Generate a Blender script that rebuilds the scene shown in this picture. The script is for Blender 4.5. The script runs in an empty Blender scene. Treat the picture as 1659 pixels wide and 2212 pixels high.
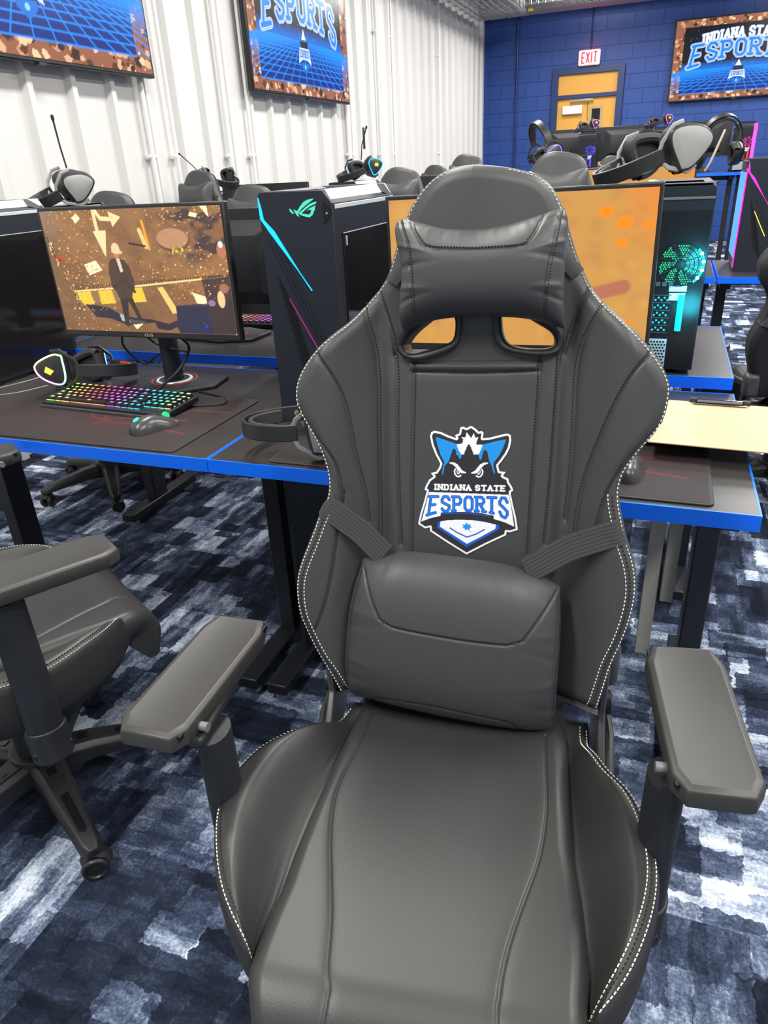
import bpy, bmesh, math, random
import numpy as np
from mathutils import Vector, Matrix, Euler
random.seed(4)
PI = math.pi
scn = bpy.context.scene
COL = scn.collection

# ---------------------------------------------------------------- camera, world, exposure, lights
CAM_H = 1.32
pitch, roll, yaw = .4537, -.0529, .3776
fw = Vector((-math.sin(yaw)*math.cos(pitch), math.cos(yaw)*math.cos(pitch), -math.sin(pitch)))
r0 = Vector((math.cos(yaw), math.sin(yaw), 0)); u0 = r0.cross(fw)
rr = math.cos(roll)*r0 + math.sin(roll)*u0
uu = -math.sin(roll)*r0 + math.cos(roll)*u0
cam_data = bpy.data.cameras.new('camera')
cam = bpy.data.objects.new('camera', cam_data); COL.objects.link(cam)
cam.matrix_world = Matrix(((rr.x, uu.x, -fw.x, 0), (rr.y, uu.y, -fw.y, 0), (rr.z, uu.z, -fw.z, CAM_H), (0, 0, 0, 1)))
cam_data.sensor_fit = 'VERTICAL'; cam_data.sensor_height = 24.0
cam_data.lens = 1526.25/2212*24.0
cam_data.clip_start = .02; cam_data.clip_end = 100
scn.camera = cam
scn.view_settings.view_transform = 'Standard'; scn.view_settings.look = 'None'
scn.view_settings.gamma = 1.0; scn.view_settings.exposure = 0.0
scn.view_settings.use_curve_mapping = False
scn.cycles.use_denoising = True
scn.cycles.max_bounces = 6; scn.cycles.diffuse_bounces = 3; scn.cycles.glossy_bounces = 3
scn.cycles.sample_clamp_indirect = 6.0
world = bpy.data.worlds.new('room_ambient'); scn.world = world; world.use_nodes = True
bg = world.node_tree.nodes['Background']
bg.inputs[0].default_value = (.86, .93, 1.0, 1); bg.inputs[1].default_value = .42

def area_light(name, loc, sx, sy, power, color=(1, .97, .93), rot=(0, 0, 0)):
    d = bpy.data.lights.new(name, 'AREA'); d.shape = 'RECTANGLE'; d.size = sx; d.size_y = sy
    d.energy = power; d.color = color
    o = bpy.data.objects.new(name, d); COL.objects.link(o); o.location = loc; o.rotation_euler = rot
    return o
LP = [(-1.3, y, 3.55) for y in (-.6, 2.4, 5.4, 8.4, 11.4)] + [(1.5, y, 3.55) for y in (-.6, 2.4, 5.4, 8.4, 11.4)] + [(4.3, y, 3.55) for y in (1., 5., 9.)]
for lp in LP:
    area_light('ceiling_lamp', lp, .35, 1.5, 98)

# ---------------------------------------------------------------- mesh helpers
def link(name, me, mat=None, parent=None):
    o = bpy.data.objects.new(name, me); COL.objects.link(o)
    if mat is not None:
        for m in (mat if isinstance(mat, (list, tuple)) else [mat]): me.materials.append(m)
    if parent is not None: o.parent = parent
    return o
def empty(name, loc=(0, 0, 0), rz=0.0, label=None, cat=None, group=None):
    o = bpy.data.objects.new(name, None); COL.objects.link(o)
    o.location = loc; o.rotation_euler = (0, 0, rz); o.empty_display_size = .05
    if label: tag(o, label, cat, group)
    return o
def tag(o, label, cat, group=None):
    o['label'] = label; o['category'] = cat
    if group: o['group'] = group
    return o
def structure(o): o['kind'] = 'structure'; return o
class MB:
    def __init__(s): s.v = []; s.f = []; s.mi = []; s.m = 0
    def add(s, vs, fs):
        n = len(s.v); s.v += [tuple(v) for v in vs]
        for f in fs: s.f.append([i+n for i in f]); s.mi.append(s.m)
        return s
    def box(s, c, d, rz=0, mat=None):
        hx, hy, hz = d[0]/2, d[1]/2, d[2]/2
        vs = [Vector((x, y, z)) for x in (-hx, hx) for y in (-hy, hy) for z in (-hz, hz)]
        if rz: vs = [Matrix.Rotation(rz, 3, 'Z') @ v for v in vs]
        if mat is not None: vs = [mat @ v for v in vs]
        vs = [v + Vector(c) for v in vs]
        return s.add(vs, [(0, 1, 3, 2), (4, 6, 7, 5), (0, 4, 5, 1), (2, 3, 7, 6), (0, 2, 6, 4), (1, 5, 7, 3)])
    def prism(s, pts, lo, hi, axis=2):      # polygon pts extruded along axis
        n = len(pts)
        def P(p, h):
            if axis == 2: return (p[0], p[1], h)
            if axis == 1: return (p[0], h, p[1])
            return (h, p[0], p[1])
        vs = [P(p, lo) for p in pts] + [P(p, hi) for p in pts]
        fs = [list(range(n))[::-1], list(range(n, 2*n))] + [(i, (i+1) % n, n+(i+1) % n, n+i) for i in range(n)]
        return s.add(vs, fs)
    def cyl(s, a, b, r, n=16, r2=None):
        return s.tube([a, b], [r, r if r2 is None else r2], n)
    def tube(s, pts, r, n=10, cap=True, flat=None):
        pts = [Vector(p) for p in pts]; k = len(pts)
        rs = r if isinstance(r, (list, tuple)) else [r]*k
        t0 = (pts[1]-pts[0]).normalized()
        a = t0.cross(Vector((0, 0, 1)) if abs(t0.z) < .9 else Vector((1, 0, 0))).normalized()
        vs = []
        for i in range(k):
            t = (pts[min(i+1, k-1)]-pts[max(i-1, 0)]).normalized()
            a = (a - t*a.dot(t)).normalized(); b = t.cross(a)
            for j in range(n):
                q = 2*PI*j/n
                fa, fb = (1, 1) if flat is None else flat
                vs.append(pts[i] + a*math.cos(q)*rs[i]*fa + b*math.sin(q)*rs[i]*fb)
        fs = [(i*n+j, i*n+(j+1) % n, (i+1)*n+(j+1) % n, (i+1)*n+j) for i in range(k-1) for j in range(n)]
        if cap: fs += [list(range(n))[::-1], [(k-1)*n+j for j in range(n)]]
        return s.add(vs, fs)
    def lathe(s, prof, c=(0, 0, 0), n=24, M=None):
        vs = []; k = len(prof)
        for r, z in prof:
            for j in range(n):
                q = 2*PI*j/n; v = Vector((r*math.cos(q), r*math.sin(q), z))
                if M is not None: v = M @ v
                vs.append(v + Vector(c))
        fs = [(i*n+j, i*n+(j+1) % n, (i+1)*n+(j+1) % n, (i+1)*n+j) for i in range(k-1) for j in range(n)]
        return s.add(vs, fs)
    def ribbon(s, pts, nrm, w, t, side=None):           # flat strap along pts
        pts = [Vector(p) for p in pts]; k = len(pts); vs = []
        for i in range(k):
            d = (pts[min(i+1, k-1)]-pts[max(i-1, 0)]).normalized()
            nn = Vector(nrm[i] if isinstance(nrm, list) else nrm); nn = (nn-d*nn.dot(d)).normalized(); sd = d.cross(nn)
            if side is not None: sd = Vector(side).normalized(); nn = nn if abs(nn.dot(sd)) < .9 else sd.cross(d)
            for a, b in ((-w/2, 0), (w/2, 0), (w/2, t), (-w/2, t)): vs.append(pts[i]+sd*a+nn*b)
        fs = [(i*4+j, i*4+(j+1) % 4, (i+1)*4+(j+1) % 4, (i+1)*4+j) for i in range(k-1) for j in range(4)]
        fs += [(3, 2, 1, 0), tuple((k-1)*4+j for j in range(4))]
        return s.add(vs, fs)
    def build(s, name, mat, parent=None, bevel=0, smooth=True, angle=35, subsurf=0, segs=2, recalc=True):
        me = bpy.data.meshes.new(name); me.from_pydata(s.v, [], s.f)
        for p, m in zip(me.polygons, s.mi): p.material_index = m
        if recalc:
            bm = bmesh.new(); bm.from_mesh(me); bmesh.ops.recalc_face_normals(bm, faces=bm.faces); bm.to_mesh(me); bm.free()
        if smooth:
            me.shade_smooth(); me.set_sharp_from_angle(angle=math.radians(angle))
        o = link(name, me, mat, parent)
        if bevel:
            b = o.modifiers.new('bevel', 'BEVEL'); b.width = bevel; b.segments = segs; b.limit_method = 'ANGLE'; b.angle_limit = math.radians(40)
        if subsurf:
            q = o.modifiers.new('sub', 'SUBSURF'); q.levels = subsurf; q.render_levels = subsurf
        return o
def copy_tree(o, parent=None):
    c = o.copy(); COL.objects.link(c); c.parent = parent
    for ch in list(o.children): copy_tree(ch, c)
    return c

# ---------------------------------------------------------------- materials
def newmat(name):
    m = bpy.data.materials.new(name); m.use_nodes = True
    nt = m.node_tree; return m, nt, nt.nodes['Principled BSDF']
def mat(name, col, rough=.5, metal=0., spec=.5, bump=0, bscale=300, bdist=.001, var=0, coat=0):
    m, nt, b = newmat(name)
    b.inputs['Base Color'].default_value = (*col, 1); b.inputs['Roughness'].default_value = rough
    b.inputs['Metallic'].default_value = metal; b.inputs['Specular IOR Level'].default_value = spec
    b.inputs['Coat Weight'].default_value = coat
    tc = nt.nodes.new('ShaderNodeTexCoord')
    if bump:
        n = nt.nodes.new('ShaderNodeTexNoise'); n.inputs['Scale'].default_value = bscale; n.inputs['Detail'].default_value = 3
        nt.links.new(tc.outputs['Object'], n.inputs['Vector'])
        bp = nt.nodes.new('ShaderNodeBump'); bp.inputs['Strength'].default_value = bump; bp.inputs['Distance'].default_value = bdist
        nt.links.new(n.outputs['Fac'], bp.inputs['Height']); nt.links.new(bp.outputs[0], b.inputs['Normal'])
    if var:
        n = nt.nodes.new('ShaderNodeTexNoise'); n.inputs['Scale'].default_value = 6; n.inputs['Detail'].default_value = 4
        nt.links.new(tc.outputs['Object'], n.inputs['Vector'])
        mr = nt.nodes.new('ShaderNodeMapRange'); mr.inputs['To Min'].default_value = max(rough-var, .02); mr.inputs['To Max'].default_value = rough+var
        nt.links.new(n.outputs['Fac'], mr.inputs['Value']); nt.links.new(mr.outputs[0], b.inputs['Roughness'])
    return m
def emit(name, col, strength=1.0, base=(0.02, .02, .02)):
    m, nt, b = newmat(name)
    b.inputs['Base Color'].default_value = (*base, 1); b.inputs['Roughness'].default_value = .4
    b.inputs['Emission Color'].default_value = (*col, 1); b.inputs['Emission Strength'].default_value = strength
    return m
def emit_objcol(name, strength):
    m, nt, b = newmat(name); oi = nt.nodes.new('ShaderNodeObjectInfo')
    b.inputs['Base Color'].default_value = (.02, .02, .02, 1)
    nt.links.new(oi.outputs['Color'], b.inputs['Emission Color']); b.inputs['Emission Strength'].default_value = strength
    return m
def vcol_screen(name, strength=1.0, rough=.25, diffuse=False):
    m, nt, b = newmat(name); a = nt.nodes.new('ShaderNodeVertexColor'); a.layer_name = 'pic'
    if diffuse:
        nt.links.new(a.outputs['Color'], b.inputs['Base Color']); b.inputs['Roughness'].default_value = .75
        n = nt.nodes.new('ShaderNodeTexNoise'); n.inputs['Scale'].default_value = 1500
        bp = nt.nodes.new('ShaderNodeBump'); bp.inputs['Strength'].default_value = .3; bp.inputs['Distance'].default_value = .0005
        tc = nt.nodes.new('ShaderNodeTexCoord'); nt.links.new(tc.outputs['Object'], n.inputs['Vector'])
        nt.links.new(n.outputs['Fac'], bp.inputs['Height']); nt.links.new(bp.outputs[0], b.inputs['Normal'])
    else:
        b.inputs['Base Color'].default_value = (.01, .01, .01, 1); b.inputs['Roughness'].default_value = rough
        nt.links.new(a.outputs['Color'], b.inputs['Emission Color']); b.inputs['Emission Strength'].default_value = strength
    return m
LEATHER = mat('black_leatherette', (.058, .060, .060), .47, bump=.28, bscale=520, bdist=.0008, spec=.5)
LEATHER2 = mat('black_leatherette_smooth', (.034, .034, .033), .43, bump=.22, bscale=420, bdist=.0008, spec=.5)
SUEDE = mat('black_suede_side', (.022, .022, .023), .8, bump=.2, bscale=900)
THREAD = mat('white_thread', (.75, .74, .66), .7)
DTHREAD = mat('black_thread', (.008, .008, .008), .8)
STRAP = mat('black_elastic_webbing', (.062, .063, .062), .85, bump=.5, bscale=800)
PLAST = mat('black_plastic', (.022, .023, .025), .42, bump=.1, bscale=900)
PLAST2 = mat('dark_matte_plastic', (.016, .018, .023), .55, bump=.08, bscale=900)
PADPL = mat('armrest_polyurethane', (.042, .041, .038), .42, bump=.3, bscale=1400, bdist=.0004)
GREYPL = mat('grey_plastic', (.16, .16, .165), .4)
SILVER = mat('silver_plastic', (.62, .65, .7), .35, metal=.1)
STEEL = mat('painted_grey_steel', (.14, .14, .14), .38, metal=.6)
CHROME = mat('chrome', (.75, .75, .75), .15, metal=1)
DESKTOP = mat('black_laminate', (.030, .027, .026), .36, spec=.6, bump=.12, bscale=700, var=.05)
BLUE = mat('blue_edge_band', (.002, .15, .95), .38)
BLACKMET = mat('black_powder_coated_steel', (.010, .012, .018), .45, bump=.1, bscale=900)
MATPAD = mat('cloth_mouse_pad', (.024, .020, .021), .62, bump=.35, bscale=1500)
CASE = mat('blue_black_case_metal', (.014, .018, .028), .42, bump=.08, bscale=800)
CASEDK = mat('case_dark', (.006, .007, .009), .35)
GLASS = mat('smoked_side_glass', (.010, .009, .010), .08, spec=.7)
CUSH = mat('headset_cushion', (.030, .030, .031), .6, bump=.2, bscale=700)
HGREY = mat('headset_gunmetal', (.20, .20, .21), .32, metal=.5)
RED = mat('red_foam_lining', (.45, .04, .03), .6)
WOOD = mat('oak_veneer', (.72, .36, .055), .5, bump=.1, bscale=60)
WHITE = mat('white_plastic', (.75, .76, .78), .45)
CORK = mat('brown_hardboard', (.52, .36, .19), .5, bump=.1, bscale=400)
DOORBLUE = mat('blue_door_frame_paint', (.008, .030, .13), .4)
SCREWS = mat('zinc', (.4, .42, .45), .3, metal=1)
CABLE = mat('black_cable', (.012, .012, .013), .5)
PALECABLE = mat('beige_cable', (.55, .47, .38), .5)
BEIGE = mat('beige_steel_panel', (.46, .44, .40), .5)
BLUELIGHT = emit('blue_light_strip', (.0, .35, 1.0), 2.6)
CYAN = emit('cyan_light', (.0, .62, 1.0), 3.2)
AQUA = emit('aqua_logo_light', (.08, .78, .52), 1.1)
GREENL = emit('green_fan_light', (.02, .7, .28), 1.2)
MAGENTA = emit('magenta_light', (.9, .02, .55), 1.6)
PURPLE = emit('dim_purple_light', (.30, .01, .20), .9)
PINKT = emit('pink_light_tube', (1.0, .02, .55), 6.0)
REDL = emit('red_light', (1.0, .03, .03), 2.0)
BLUEV = emit('blue_violet_light', (.08, .05, 1.0), 2.2)
YEL = emit('yellow_light', (1.0, .75, .05), 2.2)
# ---------------------------------------------------------------- raster pictures held as vertex colours
def in_poly(X, Y, pts):
    r = np.zeros(X.shape, bool); n = len(pts)
    for i in range(n):
        x1, y1 = pts[i]; x2, y2 = pts[(i+1) % n]
        if y1 == y2: continue
        c = ((y1 > Y) != (y2 > Y)) & (X < (x2-x1)*(Y-y1)/(y2-y1)+x1)
        r ^= c
    return r
def dist_pl(X, Y, pts, closed=False):
    d = np.full(X.shape, 1e9); n = len(pts)
    for i in range(n if closed else n-1):
        x1, y1 = pts[i]; x2, y2 = pts[(i+1) % n]
        dx, dy = x2-x1, y2-y1; L = dx*dx+dy*dy+1e-12
        t = np.clip(((X-x1)*dx+(Y-y1)*dy)/L, 0, 1)
        d = np.minimum(d, np.hypot(X-x1-t*dx, Y-y1-t*dy))
    return d
def srgb(c):
    c = np.array(c, float)/255.0
    return np.where(c <= .04045, c/12.92, ((c+.055)/1.055)**2.4)
class Pic:
    def __init__(s, x0, y0, x1, y1, nx, ny, bg=(0, 0, 0)):
        s.x, s.y = np.meshgrid(np.linspace(x0, x1, nx), np.linspace(y0, y1, ny)); s.nx, s.ny = nx, ny
        s.c = np.zeros((ny, nx, 3)); s.c[:] = srgb(bg); s.px = abs(x1-x0)/nx
    def blend(s, a, col): s.c = s.c*(1-a[..., None]) + srgb(col)*a[..., None]
    def poly(s, pts, col, a=1.0): s.blend(in_poly(s.x, s.y, pts)*a, col)
    def sub(s, pts, pad):
        xs = [p[0] for p in pts]; ys = [p[1] for p in pts]
        ii = np.where((s.y[:, 0] > min(ys)-pad) & (s.y[:, 0] < max(ys)+pad))[0]; jj = np.where((s.x[0] > min(xs)-pad) & (s.x[0] < max(xs)+pad))[0]
        if len(ii) == 0 or len(jj) == 0: return None
        return slice(ii[0], ii[-1]+1), slice(jj[0], jj[-1]+1)
    def line(s, pts, w, col, a=1.0):
        sl = s.sub(pts, w+2*s.px)
        if sl is None: return
        d = dist_pl(s.x[sl], s.y[sl], pts); m = np.clip((w/2-d)/s.px+.5, 0, 1)*a
        s.c[sl] = s.c[sl]*(1-m[..., None]) + srgb(col)*m[..., None]
    def blob(s, cx, cy, rx, ry, col, a=1.0, soft=.2):
        d = np.hypot((s.x-cx)/rx, (s.y-cy)/ry); s.blend(np.clip((1-d)/soft, 0, 1)*a, col)
def mesh_grid(name, P, C=None, keep=None, material=None, parent=None, smooth=True, flip=False):
    ny, nx = P.shape[:2]
    idx = np.arange(ny*nx).reshape(ny, nx)
    q = np.stack([idx[:-1, :-1], idx[:-1, 1:], idx[1:, 1:], idx[1:, :-1]], -1).reshape(-1, 4)
    if flip: q = q[:, ::-1]
    if keep is not None:
        k = (keep[:-1, :-1] & keep[:-1, 1:] & keep[1:, 1:] & keep[1:, :-1]).reshape(-1); q = q[k]
        used = np.zeros(ny*nx, bool); used[q.ravel()] = True; rem = np.cumsum(used)-1
        q = rem[q]; V = P.reshape(-1, 3)[used]; CC = None if C is None else C.reshape(-1, 3)[used]
    else: V = P.reshape(-1, 3); CC = None if C is None else C.reshape(-1, 3)
    me = bpy.data.meshes.new(name)
    me.vertices.add(len(V)); me.vertices.foreach_set('co', V.astype(np.float32).ravel())
    me.loops.add(len(q)*4); me.loops.foreach_set('vertex_index', q.astype(np.int32).ravel())
    me.polygons.add(len(q)); me.polygons.foreach_set('loop_start', np.arange(0, len(q)*4, 4, dtype=np.int32))
    me.update(calc_edges=True); me.validate()
    if CC is not None:
        at = me.color_attributes.new('pic', 'FLOAT_COLOR', 'POINT')
        at.data.foreach_set('color', np.concatenate([CC, np.ones((len(CC), 1))], 1).astype(np.float32).ravel())
    if smooth: me.shade_smooth()
    return link(name, me, material, parent)
def pic_panel(name, pic, w, h, material, parent, y=0.0, z0=0.0, facing=-1):   # flat screen, x right, z up, looking to -y
    ny, nx = pic.nx and (pic.ny, pic.nx)
    U, V = np.meshgrid(np.linspace(-w/2, w/2, nx), np.linspace(h, 0, ny))
    P = np.stack([U, np.full_like(U, y), V+z0], -1)
    return mesh_grid(name, P, pic.c, None, material, parent, smooth=False, flip=True)
# stroke letters in a unit box (x right, y up), slab serif when asked
G = {'I': [[(.5, 0), (.5, 1)]], 'N': [[(.12, 0), (.12, 1), (.88, 0), (.88, 1)]],
     'D': [[(.15, 0), (.15, 1), (.65, 1), (.88, .78), (.88, .22), (.65, 0), (.15, 0)]],
     'A': [[(.08, 0), (.5, 1), (.92, 0)], [(.25, .36), (.75, .36)]],
     'S': [[(.88, .80), (.68, 1), (.32, 1), (.12, .80), (.12, .64), (.88, .36), (.88, .2), (.68, 0), (.32, 0), (.12, .2)]],
     'T': [[(.5, 0), (.5, 1)], [(.06, 1), (.94, 1)]], 'E': [[(.88, 0), (.15, 0), (.15, 1), (.88, 1)], [(.15, .52), (.7, .52)]],
     'P': [[(.15, 0), (.15, 1), (.68, 1), (.88, .82), (.88, .62), (.68, .45), (.15, .45)]],
     'O': [[(.32, 0), (.12, .2), (.12, .8), (.32, 1), (.68, 1), (.88, .8), (.88, .2), (.68, 0), (.32, 0)]],
     'R': [[(.15, 0), (.15, 1), (.68, 1), (.88, .82), (.88, .65), (.68, .5), (.15, .5)], [(.5, .5), (.9, 0)]],
     'X': [[(.1, 0), (.9, 1)], [(.1, 1), (.9, 0)]], 'U': [[(.12, 1), (.12, .2), (.3, 0), (.7, 0), (.88, .2), (.88, 1)]]}
SER = {'I': [(.5, 0), (.5, 1)], 'N': [(.12, 0), (.12, 1), (.88, 1)], 'D': [(.15, 0), (.15, 1)], 'A': [(.08, 0), (.92, 0)], 'T': [(.5, 0)],
       'P': [(.15, 0), (.15, 1)], 'R': [(.15, 0), (.15, 1), (.9, 0)], 'E': [(.15, 0), (.15, 1)]}
def text_strokes(txt, slab=True, gap=.22, space=.6):
    out = []; x = 0
    for ch in txt:
        if ch == ' ': x += space; continue
        w = .45 if ch == 'I' else 1.0
        for st in G[ch]: out.append([(x+(px-.5)*w+.5*w if ch != 'I' else x+.225, py) for px, py in st])
        if slab:
            for (px, py) in SER.get(ch, []):
                cx = x+.225 if ch == 'I' else x+px
                out.append([(cx-.17, py), (cx+.17, py)])
        x += w+gap
    return out, x-gap
def put_text(pic, txt, fn, w, col, slab=True, gap=.22):
    sts, L = text_strokes(txt, slab, gap)
    for st in sts: pic.line([fn(px/L, py) for px, py in st], w, col)
def densify(pts, k=6):
    o = []
    for a, b in zip(pts[:-1], pts[1:]):
        for i in range(k): o.append((a[0]+(b[0]-a[0])*i/k, a[1]+(b[1]-a[1])*i/k))
    return o+[pts[-1]]

# ------------------------------------------------ embroidered patch picture (units of a 1100 x 1410 sheet)
PATCH_OUT = [(860,205),(905,235),(930,262),(965,255),(985,275),(975,330),(1050,325),(1150,300),(1240,280),(1275,300),(1280,350),(1265,430),(1230,500),(1180,570),(1140,620),(1155,680),(1220,690),(1190,730),(1250,760),(1255,795),(1290,850),(1300,890),(1275,905),(1275,930),(1300,1050),(1330,1180),(1350,1320),(1260,1350),(1230,1340),(1225,1380),(1020,1480),(800,1598),(600,1470),(400,1335),(400,1290),(345,1305),(268,1255),(290,1150),(330,1020),(365,890),(340,880),(350,840),(390,770),(440,735),(410,700),(470,685),(500,640),(515,600),(460,500),(420,400),(400,310),(415,265),(450,252),(520,265),(600,300),(690,330),(675,300),(720,280),(735,215),(770,210),(800,225),(840,205)]
def patch_pic():
    p = Pic(255, 190, 1365, 1610, 330, 424, (245, 247, 250))
    inner = in_poly(p.x, p.y, PATCH_OUT); d = dist_pl(p.x, p.y, PATCH_OUT, True)
    keep = inner | (d < 3)
    BK = (40, 40, 46); WH = (248, 250, 252); CY = (20, 150, 235); BL = (10, 95, 210)
    p.blend(np.clip(((d-19)/4), 0, 1)*inner*(p.y < 925), BK)
    lower = inner & (p.y >= 925)
    p.blend(np.clip(((d-17)/4), 0, 1)*lower, BK)
    # tuft and forehead
    p.poly([(690,395),(755,385),(765,340),(740,320),(790,318),(800,268),(830,300),(850,330),(880,275),(895,325),(930,318),(910,365),(905,395),(975,395),(960,450),(930,500),(690,500),(705,450)], WH)
    p.poly([(462,315),(560,345),(640,372),(690,390),(715,455),(745,505),(745,550),(725,548),(700,500),(675,440),(650,445),(625,520),(605,575),(585,600),(560,620),(545,710),(530,712),(545,620),(560,590),(515,500),(480,400)], CY)
    p.poly([(1228,342),(1130,358),(1040,380),(975,398),(955,455),(930,500),(940,550),(960,560),(985,460),(1000,452),(1025,470),(1045,570),(1070,620),(1090,690),(1102,714),(1108,690),(1090,620),(1095,585),(1150,515),(1195,430)], CY)
    # tree silhouettes
    def tree(cx, top, hw, bot):
        L = [(cx, top)]; n = 9
        for i in range(n):
            y = top+(bot-top)*(i+1)/n; w = hw*((i+1)/n)**.8
            L += [(cx+w, y-8), (cx+w*.82, y)]
        R = [(2*cx-x, y) for x, y in L[1:]][::-1]
        p.poly(L+R, BK)
    tree(825, 390, 105, 620); tree(660, 440, 62, 640); tree(997, 450, 62, 640)
    p.poly([(585,640),(1070,640),(1080,735),(570,735)], BK); p.poly([(745,520),(915,520),(960,640),(700,640)], BK)
    # brows and eyes
    for sgn, cx in ((1, 0), (-1, 1)):
        f = lambda x, y: (x, y) if sgn == 1 else (1645-x, y+4)
        p.poly([f(*q) for q in [(610,585),(660,583),(700,605),(730,640),(750,668),(797,692),(790,703),(745,700),(715,680),(685,640),(655,610),(620,598)]], WH)
        p.line(densify([f(*q) for q in [(680,655),(668,680),(676,712),(695,733),(720,738),(738,725)]], 3), 15, WH)
        p.line([f(697,672), f(700,700), f(718,708), f(722,690)], 10, WH)
    # INDIANA STATE
    put_text(p, 'INDIANA STATE', lambda a, b: (448+a*770, 868-52*b+a*18+a*18*0+6), 17, WH, gap=.26)
    # banner
    p.poly([(388,903),(820,918),(1252,935),(1272,1030),(1290,1130),(1312,1285),(1205,1235),(1095,1200),(1095,1165),(960,1135),(820,1122),(670,1122),(520,1130),(515,1165),(405,1190),(302,1228),(330,1130),(362,1010)], WH)
    def esp(a, b):
        x = 395+a*855; base = 1105+8*math.cos((a-.5)*3)*0
        e = abs(a-.5)*2; drop = (e**3)*92*(1 if a > .5 else .62)
        y = (1100+a*18) + drop*(1) - b*(150+drop*.95)
        x += (1-b)*(-28 if a < .15 else 0)
        return (x, y)
    sts, L = text_strokes('ESPORTS', True, .20)
    for st in sts: p.line([esp(px/L, py) for px, py in densify(st, 3)], 34, BL)
    for st in sts: p.line([esp(px/L, py) for px, py in densify(st, 3)], 8, CY)
    p.line(densify([(540,1140),(700,1134),(850,1138),(1050,1168)], 3), 8, BL)
    # shield
    p.poly([(485,1232),(560,1215),(700,1206),(850,1210),(1000,1230),(1150,1270),(1150,1310),(1100,1345),(960,1425),(800,1513),(640,1400),(480,1295)], BL)
    p.poly([(515,1228),(600,1213),(720,1208),(860,1213),(1000,1234),(1118,1264),(1110,1310),(960,1395),(805,1478),(650,1375),(510,1285)], WH)
    p.line([(620,1300),(700,1352),(805,1402),(900,1370),(995,1318)], 15, BL)
    p.poly([(800,1235),(815,1262),(850,1258),(838,1280),(862,1290),(835,1302),(830,1325),(808,1312),(790,1330),(780,1305),(748,1300),(770,1285),(752,1262),(785,1264)], CY)
    p.line([(805,1300),(845,1348)], 7, CY)
    rng = np.random.default_rng(1)
    p.c *= (1+.10*rng.standard_normal(p.c.shape[:2]))[..., None].clip(.6, 1.3)
    return p, keep

def show_pic(nx=400, ny=226):        # the animated title card on the wall displays
    p = Pic(0, 0, 1600, 900, nx, ny, (150, 95, 70)); rng = np.random.default_rng(7)
    for i in range(900):
        x, y = rng.uniform(0, 1600), rng.uniform(0, 900)
        if 125 < x < 1475 and 95 < y < 815: continue
        col = [(205, 150, 110), (95, 55, 40), (225, 175, 135), (120, 75, 55), (60, 38, 34), (235, 200, 160)][rng.integers(6)]
        a = rng.uniform(0, 6.3); r = rng.uniform(6, 40); q = rng.uniform(.3, 1)
        p.poly([(x+r*math.cos(a+t)*(1 if k % 2 else q), y+r*.7*math.sin(a+t)) for k, t in enumerate((0, 1.2, 2.3, 3.5, 4.8))], col)
    p.poly([(112, 82), (1488, 82), (1488, 828), (112, 828)], (10, 12, 26))
    ins = in_poly(p.x, p.y, [(112, 82), (1488, 82), (1488, 828), (112, 828)])
    p.blend(np.clip((p.y-470)/70, 0, 1)*(p.y < 560)*ins*.9, (0, 110, 215))
    p.blend((p.y >= 560)*np.exp(-(p.y-560)/70)*ins, (0, 130, 230)); p.blend((p.y >= 560)*ins*.45, (4, 50, 170))
    for k in range(-22, 23):
        p.line([(800+k*26, 560), (800+k*132, 828)], 8, (0, 140, 255), .95)
    for k in range(1, 12):
        y = 560+268*(k/11)**1.9; p.line([(112, y), (1488, y)], 4+4*k/11, (0, 140, 255), .95)
    for i in range(60): p.blob(rng.uniform(140, 1460), rng.uniform(115, 540), 5, 8, (60, 140, 220), .8)
    f1 = lambda a, b: (330+a*940, 275-95*b-46*math.sin(a*PI))
    put_text(p, 'INDIANA STATE', f1, 34, (120, 150, 200)); put_text(p, 'INDIANA STATE', f1, 24, (240, 245, 250))
    def f2(a, b):
        e = abs(a-.5)*2; return (230+a*1140-(1-b)*(40 if a < .14 else -40 if a > .86 else 0), 430+70*e**2*1.0+(30 if a < .14 or a > .86 else 0)*(1-b) - b*(165+40*e**2))
    sts, L = text_strokes('ESPORTS', True, .2)
    for w, c in ((66, (205, 220, 250)), (52, (60, 110, 190)), (44, (215, 228, 250)), (32, (10, 130, 225))):
        for st in sts: p.line([f2(px/L, py) for px, py in densify(st, 3)], w, c)
    # small crest on the horizon
    p.poly([(720, 500), (770, 530), (840, 530), (880, 500), (870, 570), (730, 570)], (15, 110, 190))
    p.poly([(765, 545), (800, 480), (835, 545)], (240, 240, 245)); p.poly([(735, 560), (865, 560), (855, 600), (745, 600)], (20, 24, 40))
    p.poly([(720, 600), (880, 600), (905, 700), (840, 672), (760, 672), (695, 700)], (205, 220, 245))
    put_text(p, 'ESPORTS', lambda a, b: (728+a*144, 655-42*b), 8, (60, 120, 200))
    p.poly([(740, 690), (860, 690), (860, 720), (800, 765), (740, 720)], (15, 110, 210)); p.blob(800, 716, 16, 16, (120, 210, 240))
    # reset letters clipped to the inner picture only
    return p

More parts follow.
